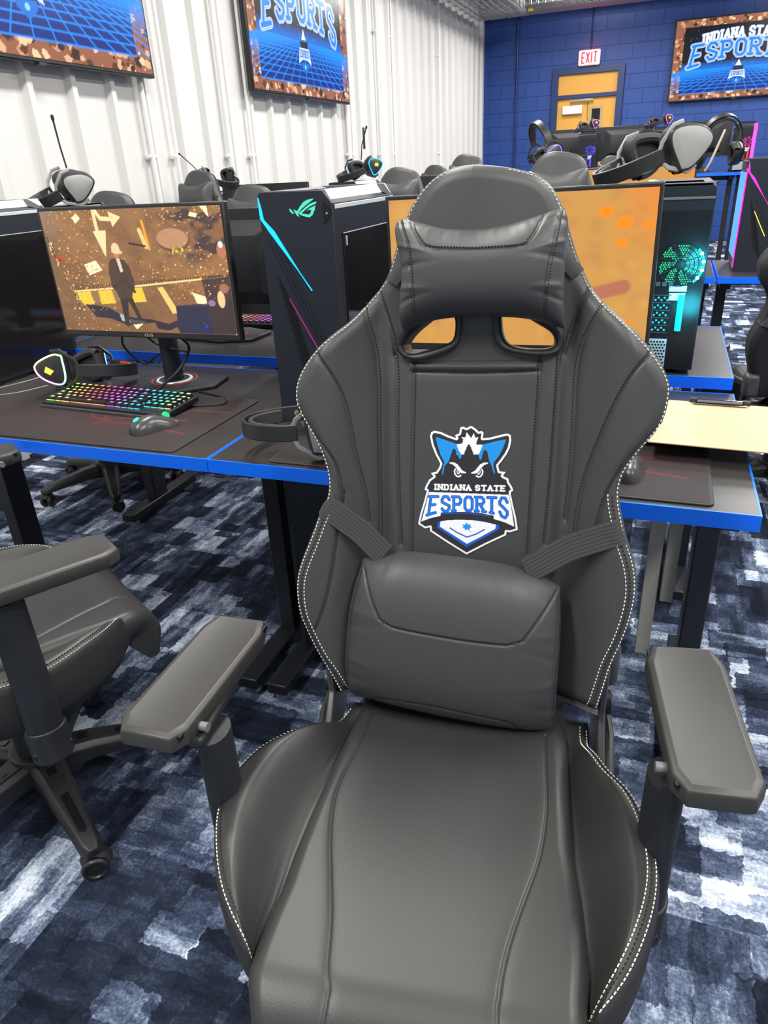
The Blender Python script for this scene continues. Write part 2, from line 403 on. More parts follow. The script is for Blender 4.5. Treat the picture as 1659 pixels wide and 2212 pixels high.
def street_pic():        # the scene shown on the near monitor: leaf-strewn street seen from above
    W, H = 1600, 900
    p = Pic(0, 0, W, H, 400, 226, (140, 98, 62)); rng = np.random.default_rng(3)
    def noise(sx, sy, seed):
        r = np.random.default_rng(seed); g = r.random((int(H/sy)+3, int(W/sx)+3))
        gx, gy = p.x/sx, p.y/sy; i, j = gy.astype(int), gx.astype(int); fx, fy = gx-j, gy-i
        return (g[i, j]*(1-fx)+g[i, j+1]*fx)*(1-fy)+(g[i+1, j]*(1-fx)+g[i+1, j+1]*fx)*fy
    n = noise(260, 200, 1)*.5+noise(70, 50, 2)*.3+noise(14, 10, 5)*.2
    p.blend(np.clip((n-.35)*1.8, 0, 1)*.7, (176, 128, 78)); p.blend(np.clip((.5-n)*2.2, 0, 1)*.6, (96, 66, 44))
    p.blend(np.clip((250-p.x)/250, 0, 1)*np.clip((300-p.y)/300, 0, 1)*.8, (150, 125, 110))
    # shade of a tree at top right
    m = np.clip((noise(130, 60, 9)+noise(50, 30, 11)*.6-.72)*4, 0, 1)*np.clip((p.x-950)/300, 0, 1)*np.clip((430-p.y)/120, 0, 1)
    p.blend(m*.85, (48, 44, 58))
    p.poly([(0, 700), (W, 560), (W, 900), (0, 900)], (120, 78, 52), .35)
    # grating and painted kerb
    for k in range(64): x = 190+k*22; y = 566-(x-190)*.062; p.line([(x, y-14), (x+3, y+14)], 8, (66, 46, 34))
    p.line([(190, 592), (700, 556), (1560, 478)], 13, (252, 222, 150)); p.poly([(190, 598), (700, 562), (700, 660), (190, 690)], (150, 115, 78))
    for x in (190, 400, 690): p.poly([(x, 602-(x-190)*.065), (x+130, 590-(x-190)*.065), (x+150, 690-(x-190)*.05), (x+6, 700-(x-190)*.05)], (250, 200, 60))
    p.poly([(960, 560), (1010, 552), (1120, 740), (1060, 752)], (250, 205, 120))
    # arrows
    A = (252, 225, 165)
    p.line([(505, 0), (512, 180)], 30, A); p.poly([(470, 150), (590, 145), (548, 330), (540, 330)], A)
    p.line(densify([(520, 0), (560, 62), (640, 68)], 4), 30, A); p.poly([(640, 15), (745, 55), (660, 125)], A)
    p.poly([(965, 0), (930, 0), (1000, 240), (1020, 240)], (240, 170, 60), .0)
    # manhole, post, plank
    p.blob(1170, 225, 150, 82, (110, 74, 56), 1, .1); p.blob(1165, 212, 142, 74, (192, 140, 104), 1, .1)
    for i in range(26): p.blob(1200+rng.uniform(-50, 50), 290+rng.uniform(-26, 26), 9, 9, [(220, 200, 70), (150, 130, 50)][i % 2])
    p.line([(925, 90), (950, 280)], 24, (245, 165, 50)); p.line([(890, 150), (925, 265)], 34, (246, 205, 130)); p.line([(780, 240), (920, 262)], 14, (48, 34, 34))
    # papers
    for q in ([(320, 390), (440, 360), (485, 432), (350, 470)], [(300, 50), (345, 20), (375, 60), (320, 95)], [(640, 800), (800, 815), (700, 880)], [(1260, 590), (1370, 620), (1400, 690), (1290, 670)], [(1350, 35), (1410, 50), (1390, 75), (1330, 62)], [(1430, 0), (1490, 0), (1500, 80)]): p.poly(q, (252, 236, 190))
    # people's shadows
    SH = (20, 26, 52)
    p.poly([(250, 690), (360, 700), (470, 715), (560, 760), (700, 790), (860, 800), (1010, 830), (1090, 800), (1100, 700), (1400, 690), (1420, 900), (1100, 900), (1080, 850), (1010, 880), (900, 870), (880, 820), (620, 850), (470, 800), (330, 790), (290, 740)], SH, .93)
    p.poly([(1095, 690), (1540, 660), (1600, 640), (1600, 900), (1095, 900)], (40, 42, 70), .9)
    p.poly([(1360, 480), (1600, 460), (1600, 900), (1400, 900)], (62, 46, 48), .9)
    p.poly([(560, 760), (640, 775), (650, 830), (570, 815)], (176, 182, 176))
    # fallen leaves
    for i in range(1500):
        x, y = rng.uniform(0, W), rng.uniform(0, H); dense = noise_at = (math.sin(x*.006)+math.cos(y*.011+1))
        if dense < rng.uniform(-1, 1.2): continue
        if x > 1000 and y > 640 and rng.random() < .93: continue
        c = [(245, 190, 95), (215, 140, 70), (250, 215, 150), (190, 105, 60), (225, 160, 50)][rng.integers(5)]; r = rng.uniform(3, 9)
        sl = p.sub([(x, y)], 14)
        if sl is None: continue
        a = (np.hypot(p.x[sl]-x, (p.y[sl]-y)*1.5) < r)*.9; p.c[sl] = p.c[sl]*(1-a[..., None])+srgb(c)*a[..., None]
    # a walker in a dark coat and pale cap
    p.poly([(585, 560), (690, 560), (735, 700), (770, 800), (735, 800), (672, 660), (655, 720), (640, 860), (600, 850), (600, 700)], (52, 38, 36))
    p.poly([(560, 372), (585, 350), (640, 342), (700, 356), (738, 400), (760, 500), (752, 580), (730, 590), (712, 640), (590, 650), (575, 590), (545, 560), (540, 450)], (78, 56, 42))
    p.poly([(632, 348), (664, 348), (676, 440), (650, 450)], (225, 205, 185)); p.line([(650, 450), (655, 640)], 5, (40, 28, 26)); p.line([(700, 420), (690, 560)], 7, (52, 38, 30)); p.blob(642, 318, 30, 30, (200, 130, 90))
    p.poly([(604, 300), (608, 262), (628, 238), (655, 234), (676, 250), (684, 288), (700, 300), (696, 312), (640, 316)], (232, 208, 160))
    p.line([(560, 560), (660, 500), (745, 590)], 26, (62, 48, 42))
    # passers-by cut off by the edges
    p.poly([(0, 180), (30, 240), (70, 420), (160, 560), (230, 700), (200, 760), (60, 620), (0, 500)], (128, 92, 56)); p.line([(50, 320), (130, 370)], 22, (200, 40, 30))
    for i in range(60): t = rng.random(); p.blob(10+t*200+rng.uniform(-20, 30), 200+t*540+rng.uniform(-30, 30), 7, 10, [(240, 215, 170), (60, 40, 36), (190, 150, 60)][i % 3])
    p.blob(1505, 640, 34, 66, (248, 205, 150), 1, .15); p.blob(1540, 560, 44, 36, (170, 110, 90)); p.blob(1420, 668, 34, 26, (150, 120, 160)); p.blob(1560, 300, 40, 60, (190, 120, 90)); p.blob(1560, 258, 22, 26, (240, 225, 220))
    p.blob(1345, 840, 14, 14, (20, 60, 230))
    return p
def bokeh_pic():
    p = Pic(0, 0, 1600, 900, 160, 90, (205, 150, 78)); rng = np.random.default_rng(5)
    for i in range(160): p.blob(rng.uniform(0, 1600), rng.uniform(0, 900), rng.uniform(30, 90), rng.uniform(25, 60), [(226, 172, 96), (186, 128, 74), (214, 160, 70), (178, 120, 82)][rng.integers(4)], .35, 1)
    p.blend(np.clip((p.x-1350)/250, 0, 1)*np.clip((420-p.y)/420, 0, 1)*.8, (235, 130, 40))
    for x, y, r in ((1325, 120, 36), (1430, 180, 40), (1420, 290, 28), (1470, 760, 36), (1560, 195, 26)): p.blob(x, y, r*1.5, r, (255, 140, 20), .95, .4)
    p.line([(1130, 640), (1250, 590), (1450, 540)], 80, (176, 100, 88), .8)
    return p
TR = {"bk_left":[[-0.0002,0.8158],[-0.0288,0.8138],[-0.0545,0.8034],[-0.074,0.7863],[-0.0871,0.7687],[-0.0948,0.7537],[-0.1032,0.734],[-0.1108,0.7124],[-0.123,0.6746],[-0.1335,0.6587],[-0.1529,0.6363],[-0.1782,0.6068],[-0.2038,0.5868],[-0.2262,0.5665],[-0.2454,0.5423],[-0.2575,0.5178],[-0.2596,0.4929],[-0.2545,0.4786],[-0.2465,0.4607],[-0.2305,0.4355],[-0.2182,0.4064],[-0.2108,0.3731],[-0.2132,0.3429],[-0.2265,0.3196],[-0.2415,0.2805],[-0.2645,0.2275],[-0.2706,0.1935],[-0.2675,0.1496],[-0.2543,0.1157],[-0.2363,0.0768],[-0.2178,0.0477],[-0.2019,0.0079]],"bk_right":[[-0.0002,0.8158],[0.0251,0.8138],[0.0534,0.81],[0.0846,0.8027],[0.1004,0.7933],[0.1133,0.7796],[0.1234,0.7617],[0.1323,0.7378],[0.1396,0.7168],[0.1451,0.7016],[0.1558,0.6772],[0.1664,0.6556],[0.1817,0.6337],[0.2,0.6149],[0.2232,0.5928],[0.2483,0.5675],[0.2673,0.5421],[0.2766,0.5229],[0.2792,0.5101],[0.2768,0.4841],[0.2709,0.461],[0.2567,0.4408],[0.2394,0.4168],[0.2264,0.396],[0.2216,0.3716],[0.223,0.3506],[0.2299,0.3225],[0.238,0.2931],[0.25,0.2635],[0.2569,0.2244],[0.2539,0.1841],[0.243,0.1378],[0.2292,0.0995],[0.2231,0.0658],[0.2136,0.0167]],"hole":[[[-0.098,0.5723],[-0.0867,0.5892],[-0.0623,0.6074],[-0.0485,0.6189],[-0.0217,0.6185],[-0.0212,0.5836],[-0.0307,0.5736],[-0.0761,0.5613],[-0.092,0.5579]],[[0.0439,0.6176],[0.0715,0.6172],[0.0934,0.6039],[0.117,0.5907],[0.1241,0.5808],[0.1231,0.5677],[0.1051,0.5639],[0.0616,0.5681],[0.0477,0.5814]]],"bezel":[[[-0.1105,0.5741],[-0.1079,0.5945],[-0.0659,0.6307],[-0.0117,0.6315],[-0.0118,0.5802],[-0.0202,0.5651],[-0.0654,0.55],[-0.0831,0.55],[-0.1045,0.5586]],[[0.0321,0.6308],[0.0793,0.6284],[0.1349,0.5921],[0.1346,0.5677],[0.1252,0.5579],[0.1022,0.5546],[0.0517,0.5614],[0.0343,0.5765]]],"bk_seams":[[[-0.0827,0.5572],[-0.0851,0.4474],[-0.0876,0.2474]],[[-0.1117,0.5589],[-0.1082,0.5315],[-0.1097,0.447],[-0.1073,0.3367],[-0.1038,0.2603]],[[-0.1373,0.6529],[-0.1254,0.6197],[-0.115,0.5861],[-0.1117,0.5589]],[[-0.1594,0.6335],[-0.1503,0.5999],[-0.1419,0.5659],[-0.1378,0.5175],[-0.1388,0.4284],[-0.1375,0.3128],[-0.138,0.2586]],[[-0.2218,0.5628],[-0.2006,0.5314],[-0.1849,0.4961],[-0.1767,0.4459],[-0.1701,0.3984],[-0.1596,0.3538],[-0.1547,0.2968]],[[-0.2587,0.4703],[-0.233,0.445],[-0.211,0.4197],[-0.1966,0.394],[-0.1918,0.3566],[-0.1904,0.3338]],[[0.1036,0.5549],[0.1034,0.4847],[0.0994,0.38],[0.0977,0.2511]],[[0.1296,0.5581],[0.1284,0.4849],[0.1267,0.3808],[0.1215,0.2711]],[[0.1676,0.65],[0.1535,0.6221],[0.1441,0.5904],[0.1361,0.5581]],[[0.1863,0.6279],[0.1677,0.5966],[0.1572,0.558],[0.1545,0.5186],[0.1557,0.4683],[0.1555,0.3816],[0.1508,0.3095]],[[0.2487,0.5625],[0.2286,0.5384],[0.2146,0.5123],[0.201,0.4756],[0.1876,0.4312],[0.1739,0.3821],[0.1669,0.3283],[0.1655,0.2917]],[[0.2753,0.4665],[0.2518,0.4426],[0.228,0.4149],[0.2105,0.3832],[0.1995,0.3475],[0.1926,0.2966]],[[-0.0827,0.5469],[0.0084,0.5458],[0.1022,0.5483]],[[-0.0827,0.5332],[0.0088,0.53],[0.1012,0.5344]],[[-0.1872,0.3508],[-0.1964,0.281],[-0.2092,0.2006],[-0.2273,0.1422],[-0.2374,0.1235]]],"hp":[[[-0.0955,0.7462],[-0.0696,0.7393],[-0.0406,0.7308],[-0.012,0.7284],[0.0194,0.7288],[0.0534,0.7334],[0.0837,0.7411],[0.1134,0.75],[0.1253,0.7515]],[[0.1253,0.7515],[0.1312,0.7364],[0.1308,0.7046],[0.1299,0.6752],[0.1293,0.6454],[0.1325,0.615],[0.1336,0.5935]],[[-0.096,0.5932],[-0.0792,0.5988],[-0.0559,0.6065],[-0.023,0.6109],[0.0031,0.6105],[0.0353,0.6108],[0.0671,0.6097],[0.0988,0.6047],[0.121,0.5967],[0.1336,0.5935]],[[-0.0955,0.7462],[-0.1082,0.7392],[-0.1054,0.7179],[-0.0983,0.6933],[-0.0964,0.6623],[-0.0992,0.6373],[-0.102,0.6119],[-0.096,0.5932]]],"hp_seams":[[[-0.0825,0.7413],[-0.0744,0.723],[-0.0565,0.6992],[0.0076,0.6955],[0.0747,0.6975],[0.0878,0.7147],[0.1016,0.7456]],[[-0.0987,0.7434],[-0.0825,0.7051],[-0.0776,0.6619],[-0.0759,0.6242],[-0.0742,0.602]],[[0.1195,0.7483],[0.1126,0.7052],[0.1064,0.6758],[0.1032,0.6459],[0.1019,0.6062]]],"lp":[[[-0.1574,0.2462],[-0.1222,0.2548],[-0.0962,0.2619],[-0.0535,0.2597],[0.0096,0.2542],[0.0716,0.2475],[0.1125,0.2367],[0.1456,0.2169]],[[0.1456,0.2169],[0.1495,0.1708],[0.1505,0.1213],[0.1494,0.061],[0.1494,-0.0056],[0.1389,-0.0252]],[[-0.1801,0.012],[-0.1615,0.0102],[-0.0971,-0.0011],[-0.0293,-0.0117],[0.0373,-0.0197],[0.1026,-0.0251],[0.1389,-0.0252]],[[-0.1574,0.2462],[-0.1715,0.2043],[-0.1815,0.157],[-0.1884,0.0942],[-0.1894,0.05],[-0.1869,0.0203],[-0.1801,0.012]]],"lp_seams":[[[-0.1531,0.2351],[-0.136,0.1926],[-0.1187,0.159],[-0.0528,0.1496],[0.0119,0.1427],[0.0878,0.1392],[0.1112,0.1726],[0.1436,0.2168]],[[-0.1429,0.012],[-0.1335,0.0253],[-0.052,0.0246],[0.0146,0.0148],[0.08,0.0043],[0.1003,-0.0229]],[[-0.1598,0.2325],[-0.1745,0.1669],[-0.1831,0.0849],[-0.1854,0.0255]],[[0.1441,0.2059],[0.1437,0.1344],[0.1411,0.0603],[0.1422,-0.0064]]],"strapU":[[[-0.1168,0.6798],[-0.1058,0.6726],[-0.0974,0.6677]],[[0.1494,0.686],[0.1389,0.6789],[0.1301,0.6716]]],"strapL":[[[-0.2175,0.3342],[-0.1909,0.3164],[-0.1577,0.2933],[-0.121,0.257]],[[0.2314,0.311],[0.1995,0.3],[0.154,0.2817],[0.1211,0.26],[0.0944,0.242]]],"patch":[[-0.0768,0.4527],[0.0754,0.455],[0.0829,0.253],[-0.0761,0.2449]],"seat_left":[[-0.1941,0.2491],[-0.2063,0.2197],[-0.2198,0.1774],[-0.2473,0.1416],[-0.2761,0.1162],[-0.3017,0.0862],[-0.3181,0.0444],[-0.3227,0.0066],[-0.3194,-0.0326],[-0.3083,-0.068],[-0.2886,-0.1121],[-0.2675,-0.1482],[-0.243,-0.1769],[-0.2213,-0.1979],[-0.205,-0.2089],[-0.1942,-0.2168]],"seat_right":[[0.2072,0.245],[0.2055,0.1946],[0.2078,0.1495],[0.2207,0.1127],[0.2443,0.0853],[0.257,0.0536],[0.2642,0.0189],[0.2678,-0.0183],[0.2651,-0.0574],[0.2549,-0.0983],[0.239,-0.1371],[0.2193,-0.1743],[0.1995,-0.2003],[0.1747,-0.2264]],"cush_left":[[-0.1695,0.2326],[-0.1805,0.1462],[-0.1887,0.0705],[-0.1955,0.0026],[-0.1992,-0.0536],[-0.2003,-0.1122],[-0.2045,-0.1541],[-0.2066,-0.1893]],"cush_right":[[0.1656,0.2624],[0.1655,0.163],[0.1645,0.0586],[0.1648,-0.0095],[0.1708,-0.0684],[0.1737,-0.1217],[0.1736,-0.1572],[0.1693,-0.1991]],"seat_seams":[[[-0.1444,0.214],[-0.1513,0.1391],[-0.1648,0.0795],[-0.1668,0.0271],[-0.1584,-0.0292],[-0.136,-0.1103],[-0.1251,-0.1528],[-0.1174,-0.2018],[-0.1089,-0.2399]],[[0.1347,0.1958],[0.1336,0.1259],[0.1347,0.0739],[0.1314,0.0258],[0.1231,-0.0276],[0.1073,-0.0776],[0.0916,-0.1266],[0.0797,-0.1773],[0.0759,-0.2224]]]}

# ---------------------------------------------------------------- gaming chair
PHI = math.radians(12.1)
def BP(u, v, w):      # backrest plane -> chair space (x right seen from the front, y to the back, z up)
    return (u, .252+v*math.sin(PHI)-w*math.cos(PHI), .52+v*math.cos(PHI)+w*math.sin(PHI))
def BPa(U, V, Wd): return np.stack([U, .252+V*math.sin(PHI)-Wd*math.cos(PHI), .52+V*math.cos(PHI)+Wd*math.sin(PHI)], -1)
def smooth_pl(pts, n=3):
    p = [tuple(q) for q in pts]
    for _ in range(n):
        o = [p[0]]
        for a, b in zip(p[:-1], p[1:]):
            o += [(a[0]*.75+b[0]*.25, a[1]*.75+b[1]*.25), (a[0]*.25+b[0]*.75, a[1]*.25+b[1]*.75)]
        o.append(p[-1]); p = o
    return p
def resample(pts, n):
    p = np.array(pts); d = np.r_[0, np.cumsum(np.hypot(*np.diff(p, axis=0).T))]
    t = np.linspace(0, d[-1], n); return np.stack([np.interp(t, d, p[:, 0]), np.interp(t, d, p[:, 1])], -1)
def sstep(a, b, x): t = np.clip((x-a)/(b-a), 0, 1); return t*t*(3-2*t)
LB = smooth_pl(TR['bk_left'], 2); RB = smooth_pl(TR['bk_right'], 2)
def mono(pts):
    o = [pts[0]]
    for p in pts[1:]:
        if p[1] < o[-1][1]-1e-5: o.append(p)
    return np.array(o)[::-1]
LBm, RBm = mono(LB), mono(RB)
OUTL = [tuple(p) for p in LBm] + [tuple(p) for p in RBm[::-1]]
SEAMS = [smooth_pl(s, 2) for s in TR['bk_seams']]
def bk_base(U, V):
    a = np.abs(U-.005)
    w = .050*sstep(.135, .225, a)*sstep(.70, .60, V)
    w = w - .006*np.exp(-((a-.140)/.012)**2)*sstep(.66, .6, V)
    w = w + .018*np.exp(-(U/.09)**2)*sstep(.60, .70, V)
    w = w + .004*np.exp(-((a-.118)/.012)**2)*sstep(.56, .5, V)
    w = w + .005*np.exp(-((V-.541)/.006)**2)*(a < .093)
    return w
def bk_height(U, V, rim=.022):
    w = bk_base(U, V)
    d = dist_pl(U, V, OUTL, True)
    t = 1-np.clip(d/rim, 0, 1); w = w - rim*(1-np.sqrt(np.clip(1-t*t, 0, 1)))
    return w
def bk_groove(U, V, w, sig=.0016, dep=.0035):
    for s in SEAMS:
        xs = [p[0] for p in s]; ys = [p[1] for p in s]
        m = (U > min(xs)-.01) & (U < max(xs)+.01) & (V > min(ys)-.01) & (V < max(ys)+.01)
        if m.any():
            d = dist_pl(U[m], V[m], s); w[m] -= dep*np.exp(-(d/sig)**2)+.0012*np.exp(-(d/(sig*5))**2)
    return w
def build_backrest(nu, nv, parent, detail):
    q = np.linspace(0, 1, nv); v = .01+(.8156-.01)*(1-(1-q)**1.6)
    l = np.interp(v, LBm[:, 1], LBm[:, 0]); r = np.interp(v, RBm[:, 1], RBm[:, 0])
    s = np.linspace(0, 1, nu); s = .5-.5*np.cos(PI*s)*.35+ (s-.5)*.65
    s = (s-s[0])/(s[-1]-s[0])
    U = l[:, None]+(r-l)[:, None]*s[None]; V = np.repeat(v[:, None], nu, 1)
    W_ = bk_height(U, V)
    if detail: W_ = bk_groove(U, V, W_)
    F = BPa(U, V, W_)
    Rb = bk_height(U, V, .03)-bk_base(U, V)
    Bk = BPa(U, V, -.065-Rb+np.minimum(bk_base(U, V), .02)*.3)
    keepF = None
    holes = TR['hole']
    K = np.ones(U.shape, bool)
    for h in holes: K &= ~in_poly(U, V, h)
    f = mesh_grid('backrest', F, None, K, LEATHER, parent, flip=False)
    # rim strip and back shell as further parts
    b = mesh_grid('back_shell', Bk, None, K, SUEDE, parent, flip=True)
    ring = [(i, 0) for i in range(nv)]+[(nv-1, j) for j in range(1, nu)]+[(i, nu-1) for i in range(nv-2, -1, -1)]+[(0, j) for j in range(nu-2, 0, -1)]
    A = np.array([F[i, j] for i, j in ring]); Bq = np.array([Bk[i, j] for i, j in ring])
    mid = A*.5+Bq*.5
    P = np.stack([A, mid, Bq], 1); P = np.concatenate([P, P[:1]], 0)
    mesh_grid('side_trim', P, None, None, SUEDE, parent, flip=False)
    return f
def stitch(mb, pts3, nrm, step=.0062, L=.0042, r=.0007):
    pts = np.array(pts3); d = np.r_[0, np.cumsum(np.linalg.norm(np.diff(pts, axis=0), axis=1))]
    n = int(d[-1]/step); nr = Vector(nrm)
    for i in range(n):
        t0 = i*step; t1 = t0+L
        a = Vector([np.interp(t0, d, pts[:, k]) for k in range(3)]); b = Vector([np.interp(t1, d, pts[:, k]) for k in range(3)])
        dr = (b-a).normalized(); sd = dr.cross(nr).normalized()*r; up = nr*r
        m = (a+b)/2
        mb.add([a-sd, a+sd, b+sd, b-sd, m-sd+up*2.2, m+sd+up*2.2], [(0, 1, 5, 4), (4, 5, 2, 3), (0, 4, 3), (1, 2, 5)])
def inset(pts, d, side):
    p = np.array(pts); t = np.gradient(p, axis=0); t /= np.linalg.norm(t, axis=1)[:, None]+1e-9
    return p+side*d*np.stack([-t[:, 1], t[:, 0]], -1)
def on_back(pts, lift=.0006, base=True):
    p = np.array(pts); w = bk_height(p[:, 0], p[:, 1]); return BPa(p[:, 0], p[:, 1], w+lift)
def pillow(name, S, depth, seams, parent, material, w0, nu=150, nv=110, wr=0.0, detail=True, seed=0, dish=0.0):
    top, rgt, bot, lft = [resample(smooth_pl(q, 2), m) for q, m in zip(S, (nu, nv, nu, nv))]
    s = np.linspace(0, 1, nu)[None, :, None]; t = np.linspace(0, 1, nv)[:, None, None]
    P = (1-t)*top[None]+t*bot[None]+(1-s)*lft[:, None]+s*rgt[:, None]-((1-s)*(1-t)*top[0]+s*(1-t)*top[-1]+(1-s)*t*bot[0]+s*t*bot[-1])
    U, V = P[..., 0], P[..., 1]; s = s[..., 0]; t = t[..., 0]
    puff = (1-np.abs(2*s-1)**4)**.42*(1-np.abs(2*t-1)**2.6)**.5
    w = depth*puff
    w = w-dish*np.exp(-((t-.10)/.16)**2)*np.exp(-((s-.5)/.30)**2)
    if wr:
        r = np.random.default_rng(seed)
        for side in (0, 1):
            for k in range(5):
                c = .12+.17*k+r.uniform(-.03, .03); q = s if side == 0 else 1-s
                w = w+wr*np.exp(-(q/.14)**2)*np.exp(-((t-c-.25*q*(1 if k % 2 else -1))/.028)**2)*(1 if k % 2 else -1)
        for k in range(9):
            c = .15+.085*k; w = w+wr*.35*np.exp(-(t/.13)**2)*np.exp(-((s-c-(s-.5)*t*.6)/.02)**2)*(1 if k % 2 else -1)
    if detail:
        for sm in seams:
            sm = smooth_pl(sm, 1); d = dist_pl(U, V, sm); w = w-.0028*np.exp(-(d/.0017)**2)
    F = BPa(U, V, w0+w); B = BPa(U, V, w0-.55*depth*puff)
    o = mesh_grid(name, F, None, None, material, parent)
    mesh_grid('pillow_back', B, None, None, material, o, flip=True)
    return o, (U, V, w0+w)
def interp_surface(S, pts, lift=.0005):
    U, V, W_ = S; out = []
    for p in pts:
        i = np.argmin((U-p[0])**2+(V-p[1])**2); out.append(BP(p[0], p[1], W_.flat[i]+lift))
    return out
SL = mono(sorted(smooth_pl(TR['seat_left'], 2), key=lambda p: -p[1])); SR = mono(sorted(smooth_pl(TR['seat_right'], 2), key=lambda p: -p[1]))
CLm = mono(TR['cush_left']); CRm = mono(TR['cush_right'])
def seat_z(U, Bv, l, r):
    cl = np.interp(Bv, CLm[:, 1], CLm[:, 0]); cr = np.interp(Bv, CRm[:, 1], CRm[:, 0])
    tl = np.clip((cl-U)/np.maximum(cl-l, .006), 0, 1); tr = np.clip((U-cr)/np.maximum(r-cr, .006), 0, 1); t = np.maximum(tl, tr)
    z = .478+.062*sstep(.05, .72, t)*sstep(.24, .12, Bv)*(.75+.25*sstep(-.24, -.1, Bv))+.014*(t > 0)*sstep(.2, .26, Bv)
    return z
def build_seat(parent, nu, nv, detail):
    b = np.linspace(-.216, .262, nv)
    l = np.interp(b, SL[:, 1], SL[:, 0]); r = np.interp(b, SR[:, 1], SR[:, 0])
    q = np.linspace(0, 1, nu); s = .5-.5*np.cos(PI*q)*.5+(q-.5)*.5; s = (s-s[0])/(s[-1]-s[0])
    U = l[:, None]+(r-l)[:, None]*s; Bv = np.repeat(b[:, None], nu, 1)
    Z = seat_z(U, Bv, l[:, None], r[:, None])
    outl = [tuple(p) for p in np.stack([l, b], -1)]+[tuple(p) for p in np.stack([r, b], -1)[::-1]]
    d = dist_pl(U, Bv, outl, True); rim = .022; t = 1-np.clip(d/rim, 0, 1)
    Z = Z-rim*(1-np.sqrt(np.clip(1-t*t, 0, 1)))
    P = np.stack([U, Bv, Z], -1)
    so = mesh_grid('seat', P, None, None, LEATHER2, parent)
    ring = [(i, 0) for i in range(nv)]+[(nv-1, j) for j in range(1, nu)]+[(i, nu-1) for i in range(nv-2, -1, -1)]+[(0, j) for j in range(nu-2, 0, -1)]
    A = np.array([P[i, j] for i, j in ring]); c = np.array([0, 0.02, 0])
    def lvl(sc, z): q = A.copy(); q[:, :2] = (q[:, :2]-c[:2])*sc+c[:2]; q[:, 2] = z if z else q[:, 2]; return q
    L1 = lvl(1.006, 0); L1[:, 2] -= .02; L2 = lvl(1.0, .445); L3 = lvl(.93, .405); L4 = lvl(.5, .40); L5 = lvl(0.0, .40)
    Q = np.stack([A, L1, L2, L3, L4, L5], 1); Q = np.concatenate([Q, Q[:1]], 0)
    mesh_grid('seat_side', Q, None, None, SUEDE, so, flip=False)
    # centre cushion with rolled front edge
    nb = nv; path = []
    for x in np.linspace(.262, -.205, int(nb*.75)): path.append((x, 0.0, x))
    R = .050
    for a in np.linspace(0, PI*.56, int(nb*.25))[1:]: path.append((-.205-R*math.sin(a)*1.1, -(R-R*math.cos(a)), -.205-.15*a))
    for k in range(1, 5): path.append((path[-1][0]+.003, path[-1][1]-.011, path[-1][2]))
    path = np.array(path)
    cl = np.interp(path[:, 2], CLm[:, 1], CLm[:, 0])-.004; cr = np.interp(path[:, 2], CRm[:, 1], CRm[:, 0])+.004
    fr = sstep(-.2, -.4, path[:, 2]); cl = cl+.022*fr; cr = cr-.006*fr
    nc = nu; q = np.linspace(0, 1, nc); s = .5-.5*np.cos(PI*q)*.6+(q-.5)*.4; s = (s-s[0])/(s[-1]-s[0])
    U = cl[:, None]+(cr-cl)[:, None]*s
    d = np.minimum(U-cl[:, None], cr[:, None]-U); rim = .024; t = 1-np.clip(d/rim, 0, 1)
    h = .030*np.sqrt(np.clip(1-t*t, 0, 1))-.004*np.exp(-((U)/.12)**2)
    Bq = np.repeat(path[:, 2:3], nc, 1)
    if detail:
        for sm in TR['seat_seams']:
            sm = smooth_pl(sm, 2); dd = dist_pl(U, Bq, sm+[(sm[-1][0], -.5)]); h = h-.0028*np.exp(-(dd/.0017)**2)-.001*np.exp(-(dd/.008)**2)
    ang = np.zeros(len(path)); n0 = int(nb*.75); ang[n0-1:] = np.minimum(np.linspace(0, PI*.56, len(path)-n0+1)*1.15, PI*.56)
    Y = path[:, 0:1]-h*np.sin(ang)[:, None]; Z = .478+path[:, 1:2]+h*np.cos(ang)[:, None]
    Pc = np.stack([U, Y+0*U, Z+0*U], -1)
    core = np.stack([cl, np.maximum(path[:, 0], -.205), np.full(len(path), .428)], -1)
    def col_(e_, x_, f): q = e_*(1-f)+core*f; q[:, 0] = x_; return q[:, None]
    Pc = np.concatenate([col_(Pc[:, 0], cl+.012, 1.0), col_(Pc[:, 0], cl+.003, .45), col_(Pc[:, 0], cl, .12), Pc, col_(Pc[:, -1], cr, .12), col_(Pc[:, -1], cr-.003, .45), col_(Pc[:, -1], cr-.012, 1.0)], 1)
    mesh_grid('seat_cushion', Pc[::-1], None, None, LEATHER2, parent)
    return (l, r, b)
def pad_mesh(mat_, parent, name='armrest_pad'):
    pts = [(-.036, -.135), (.036, -.135), (.050, -.112), (.052, .10), (.040, .135), (-.040, .135), (-.052, .10), (-.050, -.112)]
    m = MB()
    lv = [(.94, -.030), (1.0, -.024), (1.0, -.009), (.97, -.003), (.84, .0), (.80, -.0006)]
    vs = []
    for sc, z in lv: vs += [(x*sc, y*(1-(1-sc)*.45), z) for x, y in pts]
    n = 8; fs = [(i*n+j, i*n+(j+1) % n, (i+1)*n+(j+1) % n, (i+1)*n+j) for i in range(len(lv)-1) for j in range(n)]
    fs += [tuple(range(n))[::-1], tuple((len(lv)-1)*n+j for j in range(n))]
    m.add(vs, fs)
    return m.build(name, mat_, parent, bevel=.004, segs=3, angle=30)
